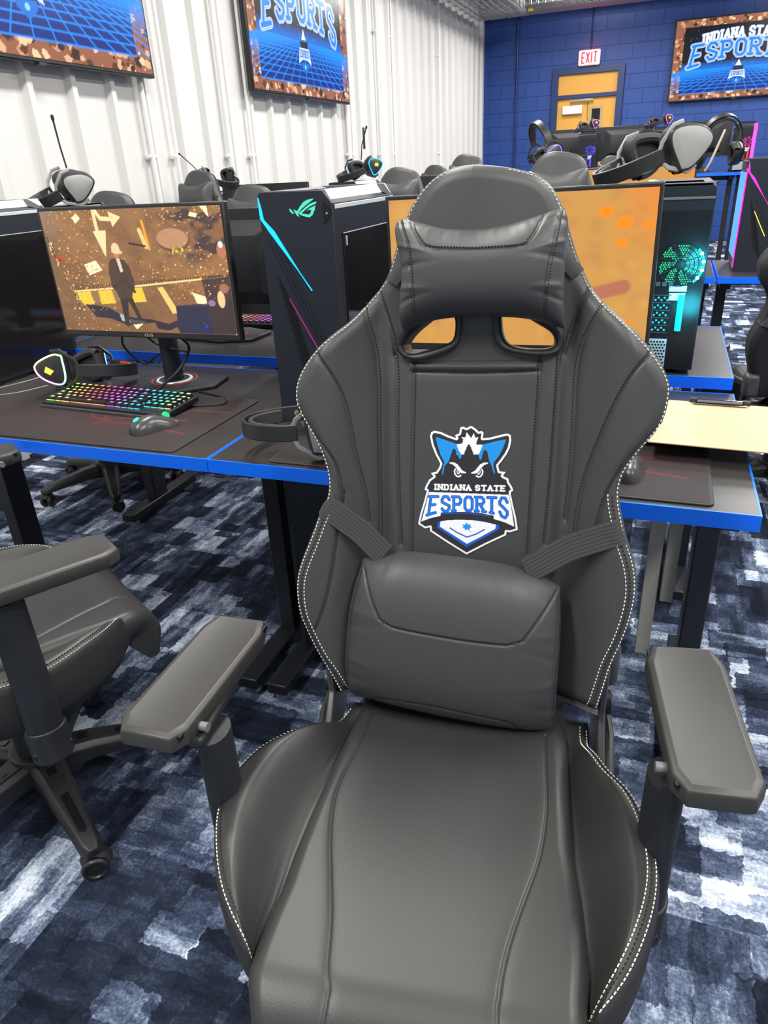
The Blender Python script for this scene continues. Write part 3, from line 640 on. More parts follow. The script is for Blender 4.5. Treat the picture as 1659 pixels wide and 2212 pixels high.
def make_chair(root, hero, arm_z=.69, arm_fwd=-.05, armx=(-.36, .315), padrot=(0, 0), patch=True, post_off=.045):
    D = hero
    build_backrest(300 if D else 56, 420 if D else 70, root, D)
    l, r, b = build_seat(root, 260 if D else 50, 260 if D else 50, D)
    # bezels round the two openings
    for k, bz in enumerate(TR['bezel']):
        hl = TR['hole'][k]
        o2 = resample(smooth_pl(bz+[bz[0]], 3), 64); i2 = resample(smooth_pl(hl+[hl[0]], 2), 64)
        c = i2.mean(0)
        so = np.argmin(np.hypot(*(o2-c-(i2[0]-c)*1.4).T)); o2 = np.roll(o2[:-1], -so, axis=0)
        if np.cross(o2[5]-o2[0], c-o2[0]) * np.cross(i2[5]-i2[0], c-i2[0]) < 0: o2 = o2[::-1]
        i2 = i2[:-1]
        rows = [(o2, .002), (o2*.97+i2*.03, .009), (o2*.45+i2*.55, .010), (i2*.96+o2*.04, .003), (i2, -.03), (i2, -.068)]
        P = np.stack([BPa(q[:, 0], q[:, 1], np.full(len(q), w)+bk_base(q[:, 0], q[:, 1])*(w > 0)*.6) for q, w in rows], 1)
        P = np.concatenate([P, P[:1]], 0)
        ob = mesh_grid('opening_bezel', P, None, None, PLAST, root)
    # pillows and straps
    hp, HS = pillow('headrest_pillow', TR['hp'], .062, TR['hp_seams'] if D else [], root, LEATHER, .018, 170 if D else 36, 130 if D else 28, .0035 if D else 0, D, 3, .012)
    lp, LS = pillow('lumbar_pillow', TR['lp'], .060, TR['lp_seams'] if D else [], root, LEATHER, .035, 190 if D else 36, 170 if D else 30, .0014 if D else 0, D, 8)
    for q in TR['strapU']:
        q = resample(q, 8); sgn = 1 if q[0][0] > 0 else -1; q[0][0] -= sgn*.004
        e = np.array([[q[0][0]+sgn*.006, q[0][1]-.002]])
        pts = [BP(q[0][0]-sgn*.03, q[0][1]-.006, -.066), BP(q[0][0]-sgn*.002, q[0][1]-.003, -.045)]+[BP(a, b_, float(bk_height(np.array([a]), np.array([b_]))[0])+.003) for a, b_ in q]
        m = MB(); nr = [BP(sgn, 0, 0)]*2+[Vector((0, -1, .2))]*len(q)
        m.ribbon(pts, [Vector((sgn, 0, 0))]*2+[Vector((0, -1, .2))]*len(q), .030, .0016, side=Vector(BP(-(q[-1][1]-q[0][1]), q[-1][0]-q[0][0], 0))-Vector(BP(0, 0, 0))); m.build('pillow_strap', STRAP, root)
    for q in TR['strapL']:
        q = resample(q, 14); sgn = 1 if q[0][0] > 0 else -1; q[0][0] -= sgn*.006
        pts = [BP(q[0][0]-sgn*.03, q[0][1]+.01, -.075), BP(q[0][0]+sgn*.001, q[0][1]+.008, -.045), BP(q[0][0]+sgn*.004, q[0][1]+.005, -.0)]
        pts += [BP(a, b_, max(float(bk_height(np.array([a]), np.array([b_]))[0]), .045-.0*i)+.002) for i, (a, b_) in enumerate(q)]
        m = MB(); m.ribbon(pts, [Vector((0, 1, 0)), Vector((sgn, .4, 0)), Vector((sgn, -.4, 0))]+[Vector((0, -1, .2))]*len(q), .039, .0016, side=Vector(BP(-(q[5][1]-q[0][1]), q[5][0]-q[0][0], 0))-Vector(BP(0, 0, 0)))
        sv = (Vector(BP(-(q[5][1]-q[0][1]), q[5][0]-q[0][0], 0))-Vector(BP(0, 0, 0))).normalized()
        for off in (-.0165, -.011, -.0055, 0, .0055, .011, .0165) if D else ():
            m.ribbon([Vector(p_)+sv*off for p_ in pts], [Vector((0, 1, 0)), Vector((sgn, .4, 0)), Vector((sgn, -.4, 0))]+[Vector((0, -1, .2))]*len(q), .0034, .0024, side=sv)
        m.build('lumbar_strap', STRAP, root)
    def W1(*a):
        m_ = MB(); stitch(m_, *a); m_.build('white_stitching', THREAD, root, smooth=False)
    def B1(*a):
        m_ = MB(); stitch(m_, *a); m_.build('black_stitching', DTHREAD, root, smooth=False)
    if D:
        up = Vector(BP(0, 0, 1))-Vector(BP(0, 0, 0))
        for pl, side in ((LBm, -1), (RBm, 1)):
            p = resample(pl[pl[:, 1] < .812], 600)
            W1(on_back(inset(p, .0045, side)), up)
            lo = p[p[:, 1] < (.37 if side > 0 else .34)]
            W1(on_back(inset(lo, .0175, side)), up); B1(on_back(inset(lo, .0115, side)), up)
        for i, s_ in enumerate(SEAMS):
            if i in (13,): off = 0
            pp = inset(resample(s_, 160), .0035, 1 if i < 6 else -1) if i not in (12, 13) else resample(s_, 100)
            w = bk_groove(pp[:, 0].copy(), pp[:, 1].copy(), bk_height(pp[:, 0], pp[:, 1]))
            B1(BPa(pp[:, 0], pp[:, 1], w+.0002), up, .0045, .003, .0006)
        for S_, seams in ((HS, TR['hp_seams']), (LS, TR['lp_seams'])):
            for sm in seams:
                mm = MB(); pp = inset(resample(sm, 90), .0032, 1); stitch(mm, interp_surface(S_, pp, .0003), up, .0042, .003, .0006)
                mm.build('stitching', DTHREAD, hp if S_ is HS else lp, smooth=False)
        for arr, side in ((l, 1), (r, -1)):
            q = np.stack([arr, b], -1); q = q[q[:, 1] < .2499]; q = resample(q, 500)
            for off, mb_ in ((.005, W1), (.0105, B1), (.016, W1)):
                qq = inset(q, off, -side)
                zz = seat_z(qq[:, 0], qq[:, 1], np.interp(qq[:, 1], b, l), np.interp(qq[:, 1], b, r))
                t = 1-min(off/.022, 1); zz = zz-.022*(1-math.sqrt(1-t*t))
                if off > .012 and side == 1: continue
                mb_(np.stack([qq[:, 0], qq[:, 1], zz+.0006], -1), (0, 0, 1))
        # embroidered patch
        pic, keep = patch_pic() if patch else (None, None)
    if patch and D:
        c = np.array(TR['patch']); fx = (pic.x-260)/1100; fy = (pic.y-195)/1410
        U = (1-fx)*(1-fy)*c[0, 0]+fx*(1-fy)*c[1, 0]+fx*fy*c[2, 0]+(1-fx)*fy*c[3, 0]; V = (1-fx)*(1-fy)*c[0, 1]+fx*(1-fy)*c[1, 1]+fx*fy*c[2, 1]+(1-fx)*fy*c[3, 1]
        mesh_grid('embroidered_emblem', BPa(U, V, bk_base(U, V)+.0016), pic.c, keep, vcol_screen('embroidery', diffuse=True), root, flip=True)
    # recliner brackets
    for sx in (-1, 1):
        x = .222*sx
        m = MB(); m.prism([(.16, .43), (.30, .43), (.335, .50), (.33, .60), (.27, .66), (.235, .64), (.24, .52), (.19, .47)], x-.006, x+.006, 0)
        o = m.build('recliner_bracket', STEEL, root, bevel=.003)
        m = MB(); m.box((x+.004*sx, .318, .575), (.05, .06, .085)); m.build('bracket_cover', mat('bracket_grey', (.055, .055, .058), .45), root, bevel=.012)
        m = MB(); m.cyl((x-.016, .27, .52), (x+.016, .27, .52), .020, 20); m.build('hinge_bolt', CHROME if False else PLAST, o)
        m = MB(); m.tube([(x+.012*sx, .18, .45), (x+.016*sx, .24, .475), (x+.016*sx, .31, .475)], .008, 8); m.build('release_lever', PLAST, root)
    # armrests
    for k, sx in enumerate((-1, 1)):
        ax = armx[k]; px_ = ax-post_off*sx
        e = bpy.data.objects.new('armrest', None); COL.objects.link(e); e.parent = root
        m = MB(); m.tube([(px_, -.0, arm_z-.045), (px_, .0, .42)], [.0225, .024], 20, flat=(1.35, 1.0)); m.build('armrest_post', PLAST2, e)
        m = MB(); m.tube([(px_, 0, .435), (px_, 0, .365)], [.027, .027], 20, flat=(1.35, 1.0)); m.build('post_sleeve', PLAST, e, bevel=.002)
        m = MB(); m.box((px_-.06*sx, 0, .385), (.15, .07, .014)); m.build('mounting_bar', BLACKMET, e, bevel=.003)
        m = MB(); m.box((ax-.018*sx, -arm_fwd*.6, arm_z-.036), (.058, .16, .016)); m.build('pad_carrier', PLAST, e, bevel=.006)
        p = pad_mesh(PADPL, e); p.location = (ax, -arm_fwd, arm_z); p.rotation_euler = (0, 0, padrot[k])
        m = MB(); m.tube([(-.062*sx, -.085, -.020), (-.048*sx, -.085, -.020)], [.0065, .0065], 12); m.build('slide_button', GREYPL if D else PLAST, p)
        m = MB(); m.box((-.0455*sx, .0, -.008), (.0035, .25, .007)); m.build('pad_groove', CASEDK, p)
    # gas lift, star base, castors
    m = MB(); m.box((0, .02, .385), (.26, .26, .035)); m.build('tilt_mechanism', BLACKMET, root, bevel=.006)
    m = MB(); m.cyl((0, 0, .37), (0, 0, .22), .028, 20); m.cyl((0, 0, .26), (0, 0, .09), .042, 24, .046); m.build('gas_lift', PLAST2, root)
    m = MB(); m.cyl((0, 0, .145), (0, 0, .075), .062, 28, .068); m.build('base_hub', PLAST, root, bevel=.004)
    for k in range(5):
        a = root.get('base_angle', .3)+2*PI*k/5
        M = Matrix.Rotation(a, 3, 'Z')
        m = MB(); prof = [(.05, .040, .135, .075), (.12, .034, .130, .082), (.26, .026, .105, .072), (.305, .024, .092, .066), (.325, .014, .085, .066)]
        vs = []
        for x, hw, zt, zb in prof: vs += [M @ Vector((x, -hw*.62, zt)), M @ Vector((x, -hw, zt-.014)), M @ Vector((x, -hw, zb)), M @ Vector((x, hw, zb)), M @ Vector((x, hw, zt-.014)), M @ Vector((x, hw*.62, zt))]
        fs = [(i*6+j, i*6+(j+1) % 6, (i+1)*6+(j+1) % 6, (i+1)*6+j) for i in range(4) for j in range(6)]+[(5, 4, 3, 2, 1, 0), tuple(24+j for j in range(6))]
        m.add(vs, fs); leg = m.build('base_leg', PLAST, root, bevel=.003)
        if D or root.get('near'):
            m = MB(); m.add([M @ Vector(q) for q in [(.085, -.010, .1345), (.275, -.008, .1045), (.283, 0, .103), (.275, .008, .1045), (.085, .010, .1345)]], [(0, 1, 2, 3, 4)]); m.build('leg_inlay', CASEDK, leg, smooth=False)
        c = bpy.data.objects.new('castor', None); COL.objects.link(c); c.parent = root
        c.location = M @ Vector((.305, 0, 0)); c.rotation_euler = (0, 0, a+1.2+k*.9)
        m = MB()
        for s2 in (-1, 1):
            m.lathe([(.004, s2*.008), (.022, s2*.008), (.028, s2*.012), (.029, s2*.018), (.026, s2*.024), (.020, s2*.024), (.018, s2*.020), (.005, s2*.021), (.001, s2*.022)], (0, 0, .029), 24, Matrix.Rotation(PI/2, 3, 'X'))
        m.build('castor_wheel', PLAST, c)
        m = MB(); m.cyl((0, 0, .028), (0, 0, .075), .011, 12); m.tube([(-.022, 0, .045), (-.012, 0, .058), (.008, 0, .062), (.024, 0, .05), (.030, 0, .035)], .012, 8, flat=(1.4, .6)); m.build('castor_hood', PLAST2, c)
    return root

hero = empty('gaming_chair', (-.19, .65, 0), math.radians(9.9), 'large black leatherette gaming chair with an embroidered blue and white emblem, front centre', 'chair', 'black gaming chairs')
hero['base_angle'] = .45
make_chair(hero, True, .69, -.07, (-.362, .312), (math.radians(-7), math.radians(-1)))
side_chair = empty('gaming_chair', (-1.25, .87, 0), math.atan2(.857, .516)-math.radians(-90), 'black gaming chair cut by the left edge, turned toward the near desk', 'chair', 'black gaming chairs')
side_chair['near'] = 1
side_chair['base_angle'] = math.radians(-178)
make_chair(side_chair, True, .75, .055, (-.335, .335), patch=False, post_off=.0)
# ---------------------------------------------------------------- the room
WX, WY, CZ = -3.13, 13.4, 4.1
def carpet_mat():
    m, nt, b = newmat('patchwork_carpet'); N = nt.nodes.new; Lk = nt.links.new
    def math_(op, a, b_=None, c=None):
        n = N('ShaderNodeMath'); n.operation = op
        for i, v in enumerate((a, b_, c)):
            if v is None: continue
            if isinstance(v, (int, float)): n.inputs[i].default_value = v
            else: Lk(v, n.inputs[i])
        return n.outputs[0]
    def vec(x, y): n = N('ShaderNodeCombineXYZ'); Lk(x, n.inputs[0]); Lk(y, n.inputs[1]); return n.outputs[0]
    tc = N('ShaderNodeTexCoord'); sp = N('ShaderNodeSeparateXYZ'); Lk(tc.outputs['Object'], sp.inputs[0])
    x0, y0 = sp.outputs[0], sp.outputs[1]
    # plank tiles .5 x .5, turned at random
    tx = math_('FLOOR', math_('MULTIPLY', x0, 2.0)); ty = math_('FLOOR', math_('MULTIPLY', y0, 1.0))
    wn = N('ShaderNodeTexWhiteNoise'); wn.noise_dimensions = '2D'; Lk(vec(tx, ty), wn.inputs['Vector'])
    turn = math_('LESS_THAN', wn.outputs['Value'], .42)
    mx = N('ShaderNodeMix'); mx.data_type = 'FLOAT'; Lk(turn, mx.inputs[0]); Lk(x0, mx.inputs[2]); Lk(y0, mx.inputs[3]); a = mx.outputs[0]
    my = N('ShaderNodeMix'); my.data_type = 'FLOAT'; Lk(turn, my.inputs[0]); Lk(y0, my.inputs[2]); Lk(x0, my.inputs[3]); c = my.outputs[0]
    off = math_('MULTIPLY', wn.outputs['Value'], 37.0); a = math_('ADD', a, off); c = math_('ADD', c, off)
    # ragged edges
    nz = N('ShaderNodeTexNoise'); nz.inputs['Scale'].default_value = 60; nz.inputs['Detail'].default_value = 5; Lk(vec(a, c), nz.inputs['Vector'])
    rag = math_('MULTIPLY', math_('SUBTRACT', nz.outputs['Fac'], .5), .030)
    nz2 = N('ShaderNodeTexNoise'); nz2.inputs['Scale'].default_value = 7; nz2.inputs['Detail'].default_value = 2; Lk(vec(a, c), nz2.inputs['Vector'])
    rag2 = math_('MULTIPLY', math_('SUBTRACT', nz2.outputs['Fac'], .5), .06)
    def cells(sx, sy, seed, rg):
        aa = math_('ADD', math_('ADD', a, rg), seed); cc = math_('ADD', c, rg)
        row = math_('FLOOR', math_('DIVIDE', aa, sx))
        wr = N('ShaderNodeTexWhiteNoise'); wr.noise_dimensions = '1D'; Lk(row, wr.inputs['W'])
        col = math_('FLOOR', math_('DIVIDE', math_('ADD', cc, math_('MULTIPLY', wr.outputs['Value'], sy*5)), sy))
        w = N('ShaderNodeTexWhiteNoise'); w.noise_dimensions = '2D'; Lk(vec(row, col), w.inputs['Vector']); return w.outputs['Value']
    c1 = cells(.17, .22, 3.1, rag); c2 = cells(.07, .11, 11.7, rag); c3 = cells(.028, .06, 5.3, rag); c4 = cells(.035, .22, 23.0, rag2)
    st = N('ShaderNodeTexNoise'); st.inputs['Scale'].default_value = 1; st.inputs['Detail'].default_value = 6; st.inputs['Roughness'].default_value = .7
    Lk(vec(math_('MULTIPLY', a, 34), math_('MULTIPLY', c, 12)), st.inputs['Vector'])
    fn = N('ShaderNodeTexNoise'); fn.inputs['Scale'].default_value = 140; fn.inputs['Detail'].default_value = 4; fn.inputs['Roughness'].default_value = .8; Lk(vec(a, c), fn.inputs['Vector'])
    v = math_('MULTIPLY', c1, .24)
    v = math_('ADD', v, math_('MULTIPLY', c2, .30)); v = math_('ADD', v, math_('MULTIPLY', c3, .12)); v = math_('ADD', v, math_('MULTIPLY', c4, .12))
    v = math_('ADD', v, math_('MULTIPLY', math_('SUBTRACT', st.outputs['Fac'], .37), .45))
    v = math_('ADD', v, math_('MULTIPLY', math_('SUBTRACT', fn.outputs['Fac'], .5), .42))
    # large worn lighter areas
    big = N('ShaderNodeTexNoise'); big.inputs['Scale'].default_value = 1.7; big.inputs['Detail'].default_value = 2; Lk(tc.outputs['Object'], big.inputs['Vector'])
    v = math_('ADD', v, math_('MULTIPLY', math_('SUBTRACT', big.outputs['Fac'], .5), .30))
    rp = N('ShaderNodeValToRGB'); e = rp.color_ramp.elements
    e[0].position = .20; e[0].color = (.007, .010, .019, 1); e[1].position = .76; e[1].color = (.80, .88, 1, 1)
    for p_, col_ in ((.36, (.020, .028, .052, 1)), (.47, (.050, .068, .120, 1)), (.56, (.13, .17, .26, 1)), (.65, (.38, .45, .58, 1))):
        q = e.new(p_); q.color = col_
    Lk(v, rp.inputs[0]); Lk(rp.outputs[0], b.inputs['Base Color'])
    b.inputs['Roughness'].default_value = .95; b.inputs['Specular IOR Level'].default_value = .15
    bp = N('ShaderNodeBump'); bp.inputs['Strength'].default_value = .6; bp.inputs['Distance'].default_value = .003
    pn = N('ShaderNodeTexNoise'); pn.inputs['Scale'].default_value = 420; Lk(tc.outputs['Object'], pn.inputs['Vector'])
    Lk(pn.outputs['Fac'], bp.inputs['Height']); Lk(bp.outputs[0], b.inputs['Normal'])
    return m
def wall_mat(name, col, rough=.55, block=False, bump=.1):
    m, nt, b = newmat(name); N = nt.nodes.new; Lk = nt.links.new
    tc = N('ShaderNodeTexCoord'); b.inputs['Roughness'].default_value = rough; b.inputs['Base Color'].default_value = (*col, 1)
    n = N('ShaderNodeTexNoise'); n.inputs['Scale'].default_value = 90 if block else 500; n.inputs['Detail'].default_value = 4; Lk(tc.outputs['Object'], n.inputs['Vector'])
    bp = N('ShaderNodeBump'); bp.inputs['Strength'].default_value = bump; bp.inputs['Distance'].default_value = .004; Lk(n.outputs['Fac'], bp.inputs['Height'])
    if block:
        mp = N('ShaderNodeSeparateXYZ'); cb = N('ShaderNodeCombineXYZ'); Lk(tc.outputs['Object'], mp.inputs[0]); Lk(mp.outputs[0], cb.inputs[0]); Lk(mp.outputs[2], cb.inputs[1])
        br = N('ShaderNodeTexBrick'); Lk(cb.outputs[0], br.inputs['Vector'])
        br.inputs['Scale'].default_value = 1; br.inputs['Brick Width'].default_value = .406; br.inputs['Row Height'].default_value = .203; br.inputs['Mortar Size'].default_value = .006
        br.inputs['Mortar Smooth'].default_value = .3
        br.inputs['Color1'].default_value = (*col, 1); br.inputs['Color2'].default_value = (col[0]*1.1, col[1]*1.1, col[2]*1.06, 1); br.inputs['Mortar'].default_value = (col[0]*.7, col[1]*.7, col[2]*.72, 1)
        Lk(br.outputs['Color'], b.inputs['Base Color'])
        b2 = N('ShaderNodeBump'); b2.invert = True; b2.inputs['Strength'].default_value = .9; b2.inputs['Distance'].default_value = .008; Lk(br.outputs['Fac'], b2.inputs['Height']); Lk(bp.outputs[0], b2.inputs['Normal']); Lk(b2.outputs[0], b.inputs['Normal'])
    else: Lk(bp.outputs[0], b.inputs['Normal'])
    return m
CARPET = carpet_mat()
WALLW = wall_mat('white_ribbed_metal_panel', (.70, .69, .67), .5)
WALLB = wall_mat('blue_painted_block', (.013, .058, .27), .5, True, .3)
GALV = mat('galvanised_wire', (.45, .45, .44), .4, metal=.7)
CEILM = mat('dark_ceiling_deck', (.10, .11, .13), .8)
BEAMM = mat('pale_beam_paint', (.42, .42, .40), .6)
m = MB(); m.box((2.4, 5.0, -.05), (11.2, 17.4, .1)); structure(m.build('floor', CARPET, smooth=False))
m = MB(); m.box((2.4, 5.0, CZ+.05), (11.2, 17.4, .1)); structure(m.build('ceiling', CEILM, smooth=False))
m = MB(); m.box((2.4, WY+.1, CZ/2), (11.2, .2, CZ)); structure(m.build('wall_back', WALLB, smooth=False))
# ribbed metal wall along the left side
prof = []; y = -3.4
RS = .3185; y = 3.24-RS*21
prof.append((WX, y))
while y < WY:
    prof += [(WX, y+.0), (WX+.040, y+.014), (WX+.040, y+.050), (WX, y+.064)]
    y += RS
prof.append((WX, WY))
m = MB(); n = len(prof)
m.add([(p[0], min(p[1], WY), z) for z in (0, CZ) for p in prof], [(i, i+1, n+i+1, n+i) for i in range(n-1)])
m.box((WX-.05, 5, CZ/2), (.09, 17.4, CZ))
structure(m.build('wall_left', WALLW, smooth=False, recalc=False))
PIPE = mat('white_painted_conduit', (.82, .82, .80), .4)
for i, (y, zb, r) in enumerate(((4.16, 0.0, .016), (4.42, 0.0, .012), (5.09, 0.0, .020), (5.42, 0.0, .013), (7.36, .0, .018), (7.47, 0, .012), (8.28, 0, .015), (8.74, .0, .012), (10.6, 0, .013))):
    e = empty('wall_conduit', (WX+.045, y, 0), 0, ['white painted conduit running up the ribbed wall between the display panels', 'white painted conduit high on the ribbed wall beyond the second display'][i > 3], 'pipe', ['conduits between the wall displays', 'conduits beyond the wall displays'][i > 3])
    m = MB(); m.cyl((0, 0, 0), (0, 0, CZ-.02), r, 12); m.build('pipe', PIPE, e)
    for z in (1.45, 2.6):
        m = MB(); m.box((-.01, 0, z), (.03, .07, .018)); m.build('strap_clamp', PIPE, e, bevel=.002)
sb = MB(); sb.box((0, 0, 0), (.03, .05, .20)); o = sb.build('wall_switch', PLAST, bevel=.004); o.location = (WX+.03, 7.78, 1.60); tag(o, 'narrow black control box mounted on the white ribbed wall', 'wall switch')
# blue wall fittings: door, exit sign, pipe, beam, wire tray
dx0, dx1 = -1.904, -.998
e = empty('door_1', (0, WY, 0)); structure(e)
def dpart(name, pts, mat_, par, b=0.002):
    m = MB()
    for c, d in pts: m.box(c, d)
    return m.build(name, mat_, par, bevel=b)
dpart('door_frame', [((dx0-.05, -.02, 1.2975), (.10, .08, 2.595)), ((dx1+.05, -.02, 1.2975), (.10, .08, 2.595)), (((dx0+dx1)/2, -.02, 2.545), (.9055, .08, .10)), (((dx0+dx1)/2, -.02, 2.187), (.906, .08, .055))], DOORBLUE, e)
dpart('transom_panel', [(((dx0+dx1)/2, -.002, 2.355), (.906, .03, .28))], WOOD, e)
dl = dpart('door_leaf', [(((dx0+dx1)/2, -.002, 1.08), (.906, .03, 2.16))], WOOD, e)
dpart('vision_frame', [((-1.29, -.025, 1.68), (.20, .012, .72))], mat('tan_vision_trim', (.45, .34, .18), .5), dl)
dpart('vision_glass', [((-1.29, -.031, 1.68), (.13, .008, .64))], GLASS, dl)
dpart('door_closer', [((-1.66, -.05, 2.0), (.31, .06, .12))], WHITE, dl, .008)
dpart('closer_arm', [((-1.52, -.07, 2.13), (.36, .03, .025))], SCREWS, dl)
dpart('door_handle', [((-1.84, -.05, 1.0), (.04, .06, .16))], SCREWS, dl, .006)
e = empty('exit_sign', (-1.442, WY-.10, 2.695), 0, 'lit red EXIT sign hung on the blue block wall above the wooden door', 'exit sign')
m = MB(); m.box((0, 0, 0), (.33, .055, .21)); m.build('sign_housing', emit('sign_face', (1, .55, .55), .35, (.75, .7, .7)), e, bevel=.02)
RL = emit('exit_red', (1.0, .02, .05), 1.6); m = MB()
sts, LL = text_strokes('EXIT', False, .3)
for st in sts:
    pts = [((px/LL-.5)*.235, -.0295, (py-.5)*.135) for px, py in st]
    for a, b_ in zip(pts[:-1], pts[1:]): m.tube([a, b_], .0095, 6)
m.build('sign_letters', RL, e)
pl = bpy.data.lights.new('exit_glow', 'POINT'); pl.energy = 2.2; pl.color = (1, .05, .1); pl.shadow_soft_size = .08
po = bpy.data.objects.new('exit_glow', pl); COL.objects.link(po); po.parent = e; po.location = (0, -.10, .12)
e = empty('wall_conduit', (-1.437, WY-.03, 2.8), 0, 'blue painted conduit dropping from the ceiling to the exit sign', 'pipe')
m = MB(); m.cyl((0, 0, 0), (0, 0, 1.28), .012, 10); m.build('pipe', DOORBLUE, e)
e = empty('wall_conduit', (-2.58, WY-.03, 0), 0, 'tall blue painted conduit on the block wall left of the wooden door', 'pipe')
m = MB(); m.cyl((0, 0, 0), (0, 0, CZ-.02), .016, 10); m.build('pipe', DOORBLUE, e)
m = MB(); m.box((2.2, WY-.22, 3.50), (10.6, .44, .30)); o = m.build('ceiling_beam', BEAMM, bevel=.01); tag(o, 'long pale beam running along the top of the blue wall', 'beam')
# wire trays
def wire_tray(name, x0, x1, y0, y1, z0, z1, along, label):
    e = empty(name, (0, 0, 0), 0, label, 'cable tray')
    m = MB(); w = .004
    if along == 'Y':
        n = int((y1-y0)/.10)
        for i in range(n+1):
            y = y0+i*.10; m.tube([(x0, y, z1), (x0, y, z0), (x1, y, z0), (x1, y, z1)], w, 4)
        for k in range(9): x = x0+(x1-x0)*k/8; m.tube([(x, y0, z0), (x, y1, z0)], w, 4)
        for x in (x0, x1):
            for z in (z1, (z0+z1)/2): m.tube([(x, y0, z), (x, y1, z)], w*1.4, 4)
    else:
        n = int((x1-x0)/.10)
        for i in range(n+1):
            x = x0+i*.10; m.tube([(x, y0, z1), (x, y0, z0), (x, y1, z0), (x, y1, z1)], w*1.5, 4)
        for k in range(6): y = y0+(y1-y0)*k/5; m.tube([(x0, y, z0), (x1, y, z0)], w, 4)
        for y in (y0, y1): m.tube([(x0, y, z1), (x1, y, z1)], w*1.6, 4)
    m.build('wire_mesh', GALV, e)
    m = MB()
    for k in range(7):
        if along == 'Y':
            x = x0+.06+k*(x1-x0-.12)/6; m.tube([(x+.02*math.sin(j*1.3+k), y0+(y1-y0)*j/12, z0+.02) for j in range(13)], .010, 6)
        else:
            y = y0+.05+k*(y1-y0-.1)/6; m.tube([(x0+(x1-x0)*j/12, y+.015*math.sin(j*1.7+k), z0+.02) for j in range(13)], .010, 6)
    m.build('tray_cables', mat('grey_tray_cable_'+along, (.3, .31, .32), .5), e)
    return e
wire_tray('cable_tray', WX+.12, WX+.85, 5.0, 12.6, 3.22, 3.36, 'Y', 'galvanised wire cable tray following the top of the white ribbed wall')
wire_tray('cable_tray', WX+.85, 3.6, 12.2, 12.6, 3.30, 3.62, 'X', 'galvanised wire cable tray crossing in front of the blue wall')
m = MB(); m.box((0, 0, 0), (.07, .04, .05)); o = m.build('yellow_bracket', mat('yellow_plastic', (.75, .6, .02), .5), bevel=.006); o.location = (-2.22, 12.4, 3.27); tag(o, 'small yellow clip under the cable tray before the blue wall', 'clip')

# ---------------------------------------------------------------- wall displays
SHOW = show_pic(); SHOWM = vcol_screen('display_picture', 1.25); SHOWM.node_tree.nodes['Principled BSDF'].inputs['Specular IOR Level'].default_value = .15
def tv(loc, rz, label, tilt=0, w=1.86, h=1.06):
    e = empty('wall_display', loc, rz, label, 'television', 'large wall displays'); e.rotation_euler = (tilt, 0, rz)
    m = MB(); m.box((0, .03, h/2), (w, .045, h)); m.build('housing', CASEDK, e, bevel=.006)
    return e
t1 = tv((WX+.13, 3.28, 1.865), PI/2, 'large display on the white ribbed wall above the desks, nearer of the two there'); sc = pic_panel('screen', SHOW, 1.82, 1.02, SHOWM, t1, .0045, .02)
t2 = tv((WX+.13, 6.33, 1.875), PI/2, 'large display farther along the white ribbed wall, beside the corner with the blue wall')
t3 = tv((.70, WY-.10, 2.00), 0, 'large display on the blue block wall right of the wooden door')
for t in (t2, t3):
    c = sc.copy(); COL.objects.link(c); c.parent = t
for t in (t1, t2, t3):
    m = MB(); m.box((0, .075, .53), (.5, .05, .4)); m.build('wall_mount', BLACKMET, t)
    m = MB(); m.box((0, .0, -.006), (.05, .03, .012)); m.build('maker_badge', CASE, t)
# ---------------------------------------------------------------- desks
def make_desk(x0, y0, w, d, h, label, group=None, flip=False, panel=False):
    e = empty('desk', (x0+w/2, y0+d/2, 0), PI if flip else 0, label, 'desk', group)
    t = .030
    m = MB(); m.box((0, 0, h-t/2), (w-.008, d-.008, t)); m.build('tabletop', DESKTOP, e)
    m = MB(); a, b = w/2, d/2
    for c, s in (((0, -b+.002, h-t/2), (w, .004, t+.001)), ((0, b-.002, h-t/2), (w, .004, t+.001)), ((-a+.002, 0, h-t/2), (.004, d-.008, t+.001)), ((a-.002, 0, h-t/2), (.004, d-.008, t+.001))): m.box(c, s)
    m.build('edge_band', BLUE, e, smooth=False)
    for sx in (-1, 1):
        x = sx*(w/2-.045)
        lg = bpy.data.objects.new('leg', None); COL.objects.link(lg); lg.parent = e
        m = MB(); m.box((x, .0, (h-t+.06)/2), (.05, .085, h-t-.06)); m.build('leg_post', BLACKMET, lg, bevel=.004)
        m = MB(); m.box((x, -.02, .045), (.06, d-.19, .034)); m.build('foot_bar', BLACKMET, lg, bevel=.004)
        m = MB(); m.box((x, 0, h-t-.02), (.05, d-.14, .038)); m.build('top_rail', BLACKMET, lg, bevel=.003)
        for sy in (-1, 1):
            m = MB(); m.cyl((x, -.02+sy*(d-.26)/2, .028), (x, -.02+sy*(d-.26)/2, 0), .02, 16, .024); m.build('glide', SCREWS, lg)
    m = MB(); m.box((0, .02, h-t-.03), (w-.14, .04, .05)); m.build('cross_beam', BLACKMET, e, bevel=.003)
    if panel:
        m = MB(); m.box((-w/2+.085, .08, .41), (.012, .52, .62)); m.build('side_panel', BLACKMET, e, bevel=.002)
    return e
YA, DA, HA = 1.235, .735, .75
YB, DB, HB = 1.982, .65, .787
G1 = 'desks of the near row'; G2 = 'desks of the second row'
make_desk(-.910, YA, 1.118, DA, HA, 'black desk with blue edges behind the front chair, the clipboard lying on it', G1, panel=True)
dm = make_desk(-2.030, YA, 1.118, DA, HA, 'black desk with blue edges carrying the lit rainbow keyboard', G1)
make_desk(-.915, YB, 1.118, DB, HB, 'slightly higher black desk with blue edges under the tower glowing aqua at its back', G2, flip=True)
make_desk(-2.035, YB, 1.118, DB, HB, 'slightly higher black desk with blue edges behind the monitor showing the street', G2, flip=True)
